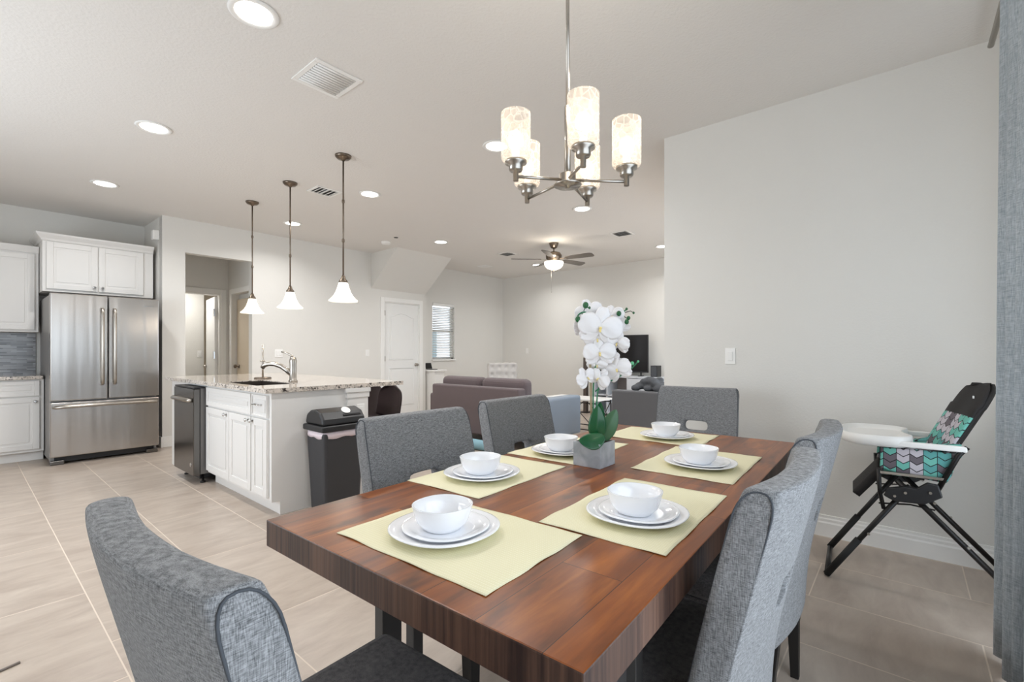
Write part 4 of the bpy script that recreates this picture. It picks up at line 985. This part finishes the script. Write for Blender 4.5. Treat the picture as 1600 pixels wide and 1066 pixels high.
def flower(x,y,r,dd,tilt,spin,yaw=0,narrow=False):
    c_=OP(x,y,dd); R_=r/FPX*DEP
    toc=(Vector((0,0,CAMH+tilt))-c_).normalized()
    toc=(Matrix.Rotation(yaw,3,'Z')@toc).normalized()
    up=Vector((0,0,1)); sx=up.cross(toc).normalized(); sy=toc.cross(sx).normalized()
    sx,sy=sx*math.cos(spin)+sy*math.sin(spin),-sx*math.sin(spin)+sy*math.cos(spin)
    m=MB()
    def pet(ang,ln,wd,lift,cup):
        dv=sx*math.cos(ang)+sy*math.sin(ang); pv=toc.cross(dv)
        def fn(u,v):
            s=u*2-1; w_=wd*math.sin(PI*(.06+.90*v))**.55
            return c_+dv*(ln*v)+pv*(s*w_*(1-.3*(1-v)))+toc*(lift+cup*math.sin(v*PI*.5)-.22*w_*s*s-.18*ln*v*v+.002*math.sin(u*9+v*7))
        m.quadgrid(fn,10,12)
    for a in (90,215,325): pet(math.radians(a),R_*.98,R_*(.30 if narrow else .40),-.002,.0)
    for a in (12,168): pet(math.radians(a),R_*1.02,R_*(.42 if narrow else .62),.003,.004)
    f=m.build('flower',M['petal'],pl,world=True,solid=.0012,smooth=True)
    m=MB(); q=c_+toc*.009
    m.sphere(q,R_*.07,(1,1,1),10); m.sphere(q-sy*R_*.12+toc*.002,R_*.06,(1,1,1.3),10); m.build('lip',M['lip'],f,world=True)
for a in ((921,489,23,.03,.1,.3,.2),(938,513,34,-.03,.0,-.2,.1),(934,530,22,-.01,-.3,.1,-.1),(937,552,25,-.02,-.1,.05,.1),(933,570,16,0,-.8,0,0),(917,591,18,-.02,.1,.5,.5),(936,592,18,-.02,.1,-.6,-.4),
          (957,495,19,.01,.1,.3,-.2),(952,518,20,0,.0,.1,.1),(967,516,20,.01,-.1,.9,-.6,True),(965,537,19,-.01,-.2,-.2,-.4),(957,563,15,.01,-.4,.6,-.3,True),(965,578,22,-.02,.1,.4,-.4),(908,508,18,.05,.0,.6,.9)):
    flower(*a)
# high chair (faces +Y)
c=thing('high_chair','folding baby high chair with white tray and teal chevron seat','high chair',(3.17,-.05,0),math.radians(4))
XA,XB=2.965,3.385
for x in (XA,XB):
    MB().tube([(x,.0,.53),(x,.33,.02)],.0125,12).build('front_leg',M['blackmetal'],c,world=True)
    MB().tube([(x,.05,.55),(x,-.43,.02)],.0125,12).build('rear_leg',M['blackmetal'],c,world=True)
    MB().tube([(x,.20,.225),(x,.335,.012)],.0165,12).build('leg_sleeve',M['rubber'],c,world=True)
    # hub bracket
    xo=x+(.016 if x==XB else -.016)
    MB().prism([(-.10,.555),(-.115,.50),(-.05,.455),(.06,.45),(.10,.47),(.09,.51),(.02,.53),(-.02,.525),(-.06,.56)],xo-.012,xo+.012,'X').build('hub_bracket',M['black'],c,world=True,bevel=.006)
    for (y,z) in ((-.07,.515),(.02,.50),(.06,.478),(-.085,.47),(.16,.27),(-.2,.29)):
        MB().lathe([(.006,-.005),(.006,.005)],(xo+(-.014 if x==XA else .014),y,z),10,axis='X').build('rivet',M['nickel'],c,world=True)
    MB().tube([(x,-.10,.53),(x,-.17,.70),(x,-.20,.74)],.011,10).build('upright',M['blackmetal'],c,world=True)
    MB().tube([(x,.12,.60),(x,.115,.48),(x,.10,.40)],.009,8).build('strut',M['blackmetal'],c,world=True)
    MB().tube([(x,.10,.47),(x,.0,.50),(x,-.09,.48)],.005,8).tube([(x,.12,.425),(x,.0,.44),(x,-.09,.43)],.004,8).build('linkage',M['blackmetal'],c,world=True)
    MB().box(x-.012,x+.012,-.20,.09,.715,.742).build('armrest',M['white'],c,world=True,bevel=.006)
    MB().box(x-.01,x+.01,-.12,.115,.575,.588).build('seat_rail',M['nickel'],c,world=True,bevel=.002)
MB().tube([(XA,.333,.014),(XB,.333,.014)],.0125,12).build('floor_bar',M['blackmetal'],c,world=True)
MB().tube([(XA,-.435,.014),(XB,-.435,.014)],.0125,12).build('floor_bar',M['blackmetal'],c,world=True)
# seat bucket: side panels, bottom
side=[(.11,.70),(.115,.60),(.02,.575),(-.13,.56),(-.15,.60),(-.17,.70),(-.05,.705)]
m=MB().prism(side,XA+.012,XA+.032,'X').prism(side,XB-.032,XB-.012,'X').box(XA+.03,XB-.03,-.14,.11,.565,.60)
m.build('seat',M['chevYZ'],c,world=True,bevel=.004)
# backrest: padded rounded panel leaning back
def bk(front):
    def fn(u,v):
        s=u*2-1; w_=.15*math.sqrt(max(.012,1-(max(0,v-.66)/.34)**2))*(.9+.1*v)
        y=-.14-.17*v+.03*s*s+.028*s; z=.66+.36*v
        th_=.03*(1-abs(s)**3)*(1-max(0,(v-.9)/.1)**2)+.004
        y2=y+(th_ if front else -th_*.4); zz=z+(th_ if front else -th_*.4)*.45
        return (3.175+s*w_,y2,zz+.03*abs(s)**2*(0 if v>.7 else .4))
    return fn
m=MB().quadgrid(bk(True),16,24); m.b.faces.ensure_lookup_table()
for f in m.b.faces:
    f.material_index=0 if f.calc_center_median().z<.87 else 1
m2=m.quadgrid(bk(False),16,24,m=1)
bmesh.ops.remove_doubles(m.b,verts=m.b.verts,dist=.0005)
m.build('backrest',[M['chevXZ'],M['hcfabric']],c,world=True,smooth=True,solid=.012)
m=MB().quadgrid(lambda u,v:(3.03+.29*u,-.19+.20*v+.02*math.sin(u*9),.70+.035*math.cos(u*2*PI)-.07*v+.012*math.sin(u*14)),20,10); m.build('seat_flap',M['chevXZ'],c,world=True,solid=.015,smooth=True)
MB().quadgrid(lambda u,v:(3.05+.25*u,.10+.11*v,.58-.15*v+.02*math.sin(u*PI)),10,10).build('calf_rest',M['hcfabric'],c,world=True,solid=.035,smooth=True)
tr=[]
for k in range(40):
    a=2*PI*k/40; q=(abs(math.cos(a))**3.2+abs(math.sin(a))**3.2)**(-1/3.2)
    px_,py_=.235*math.cos(a)*q,.155*math.sin(a)*q
    if py_<-.1 and abs(px_)<.13: py_+=.045*(1-(px_/.13)**2)
    tr.append((3.175+px_,.125+py_))
def ringv(mb,sc,z): 
    return [mb.b.verts.new((3.175+(p[0]-3.175)*sc,.125+(p[1]-.125)*sc,z)) for p in tr]
m=MB(); RR=[ringv(m,.88,.706),ringv(m,.975,.712),ringv(m,1,.735),ringv(m,.985,.762),ringv(m,.93,.764),ringv(m,.86,.742),ringv(m,.8,.740)]
for A,C in zip(RR,RR[1:]):
    for i in range(40): m.b.faces.new((A[i],A[(i+1)%40],C[(i+1)%40],C[i])).smooth=True
m.b.faces.new(RR[0][::-1]); m.b.faces.new(RR[-1]); m.build('tray',M['white'],c,world=True)
MB().box(3.10,3.112,-.243,-.238,.955,.967).build('logo_patch',M['white'],c,world=True)
# curtain
rod=tag(MB().tube([(-1.2,-.33,2.74),(3.4,-.33,2.74)],.013,12).build('curtain_rod',M['nickel']),'metal curtain rod above the patio door','curtain rod')
def cf(u,v):
    x=2.59-.85*u; y=-.30+.045*math.sin(u*2*PI*5.5+.4)*(.55+.45*(1-v))-.03*u
    return (x+.02*math.sin(u*17)*(1-v)*.5,y,.015+2.72*v)
m=MB().quadgrid(cf,110,14)
tag(m.build('curtain',M['curtain'],None,solid=.003,smooth=True),'blue grey linen curtain hanging at the right edge','curtain')
# strip on the floor, bottom left
a=P(-12,1054,.004); b=P(31,1035,.004)
tag(MB().tube([a,b],.005,8).build('metal_rod',simple('grey_rod',srgb(120,112,106),.4)),'thin grey rod lying on the tiles at the left edge','rod')
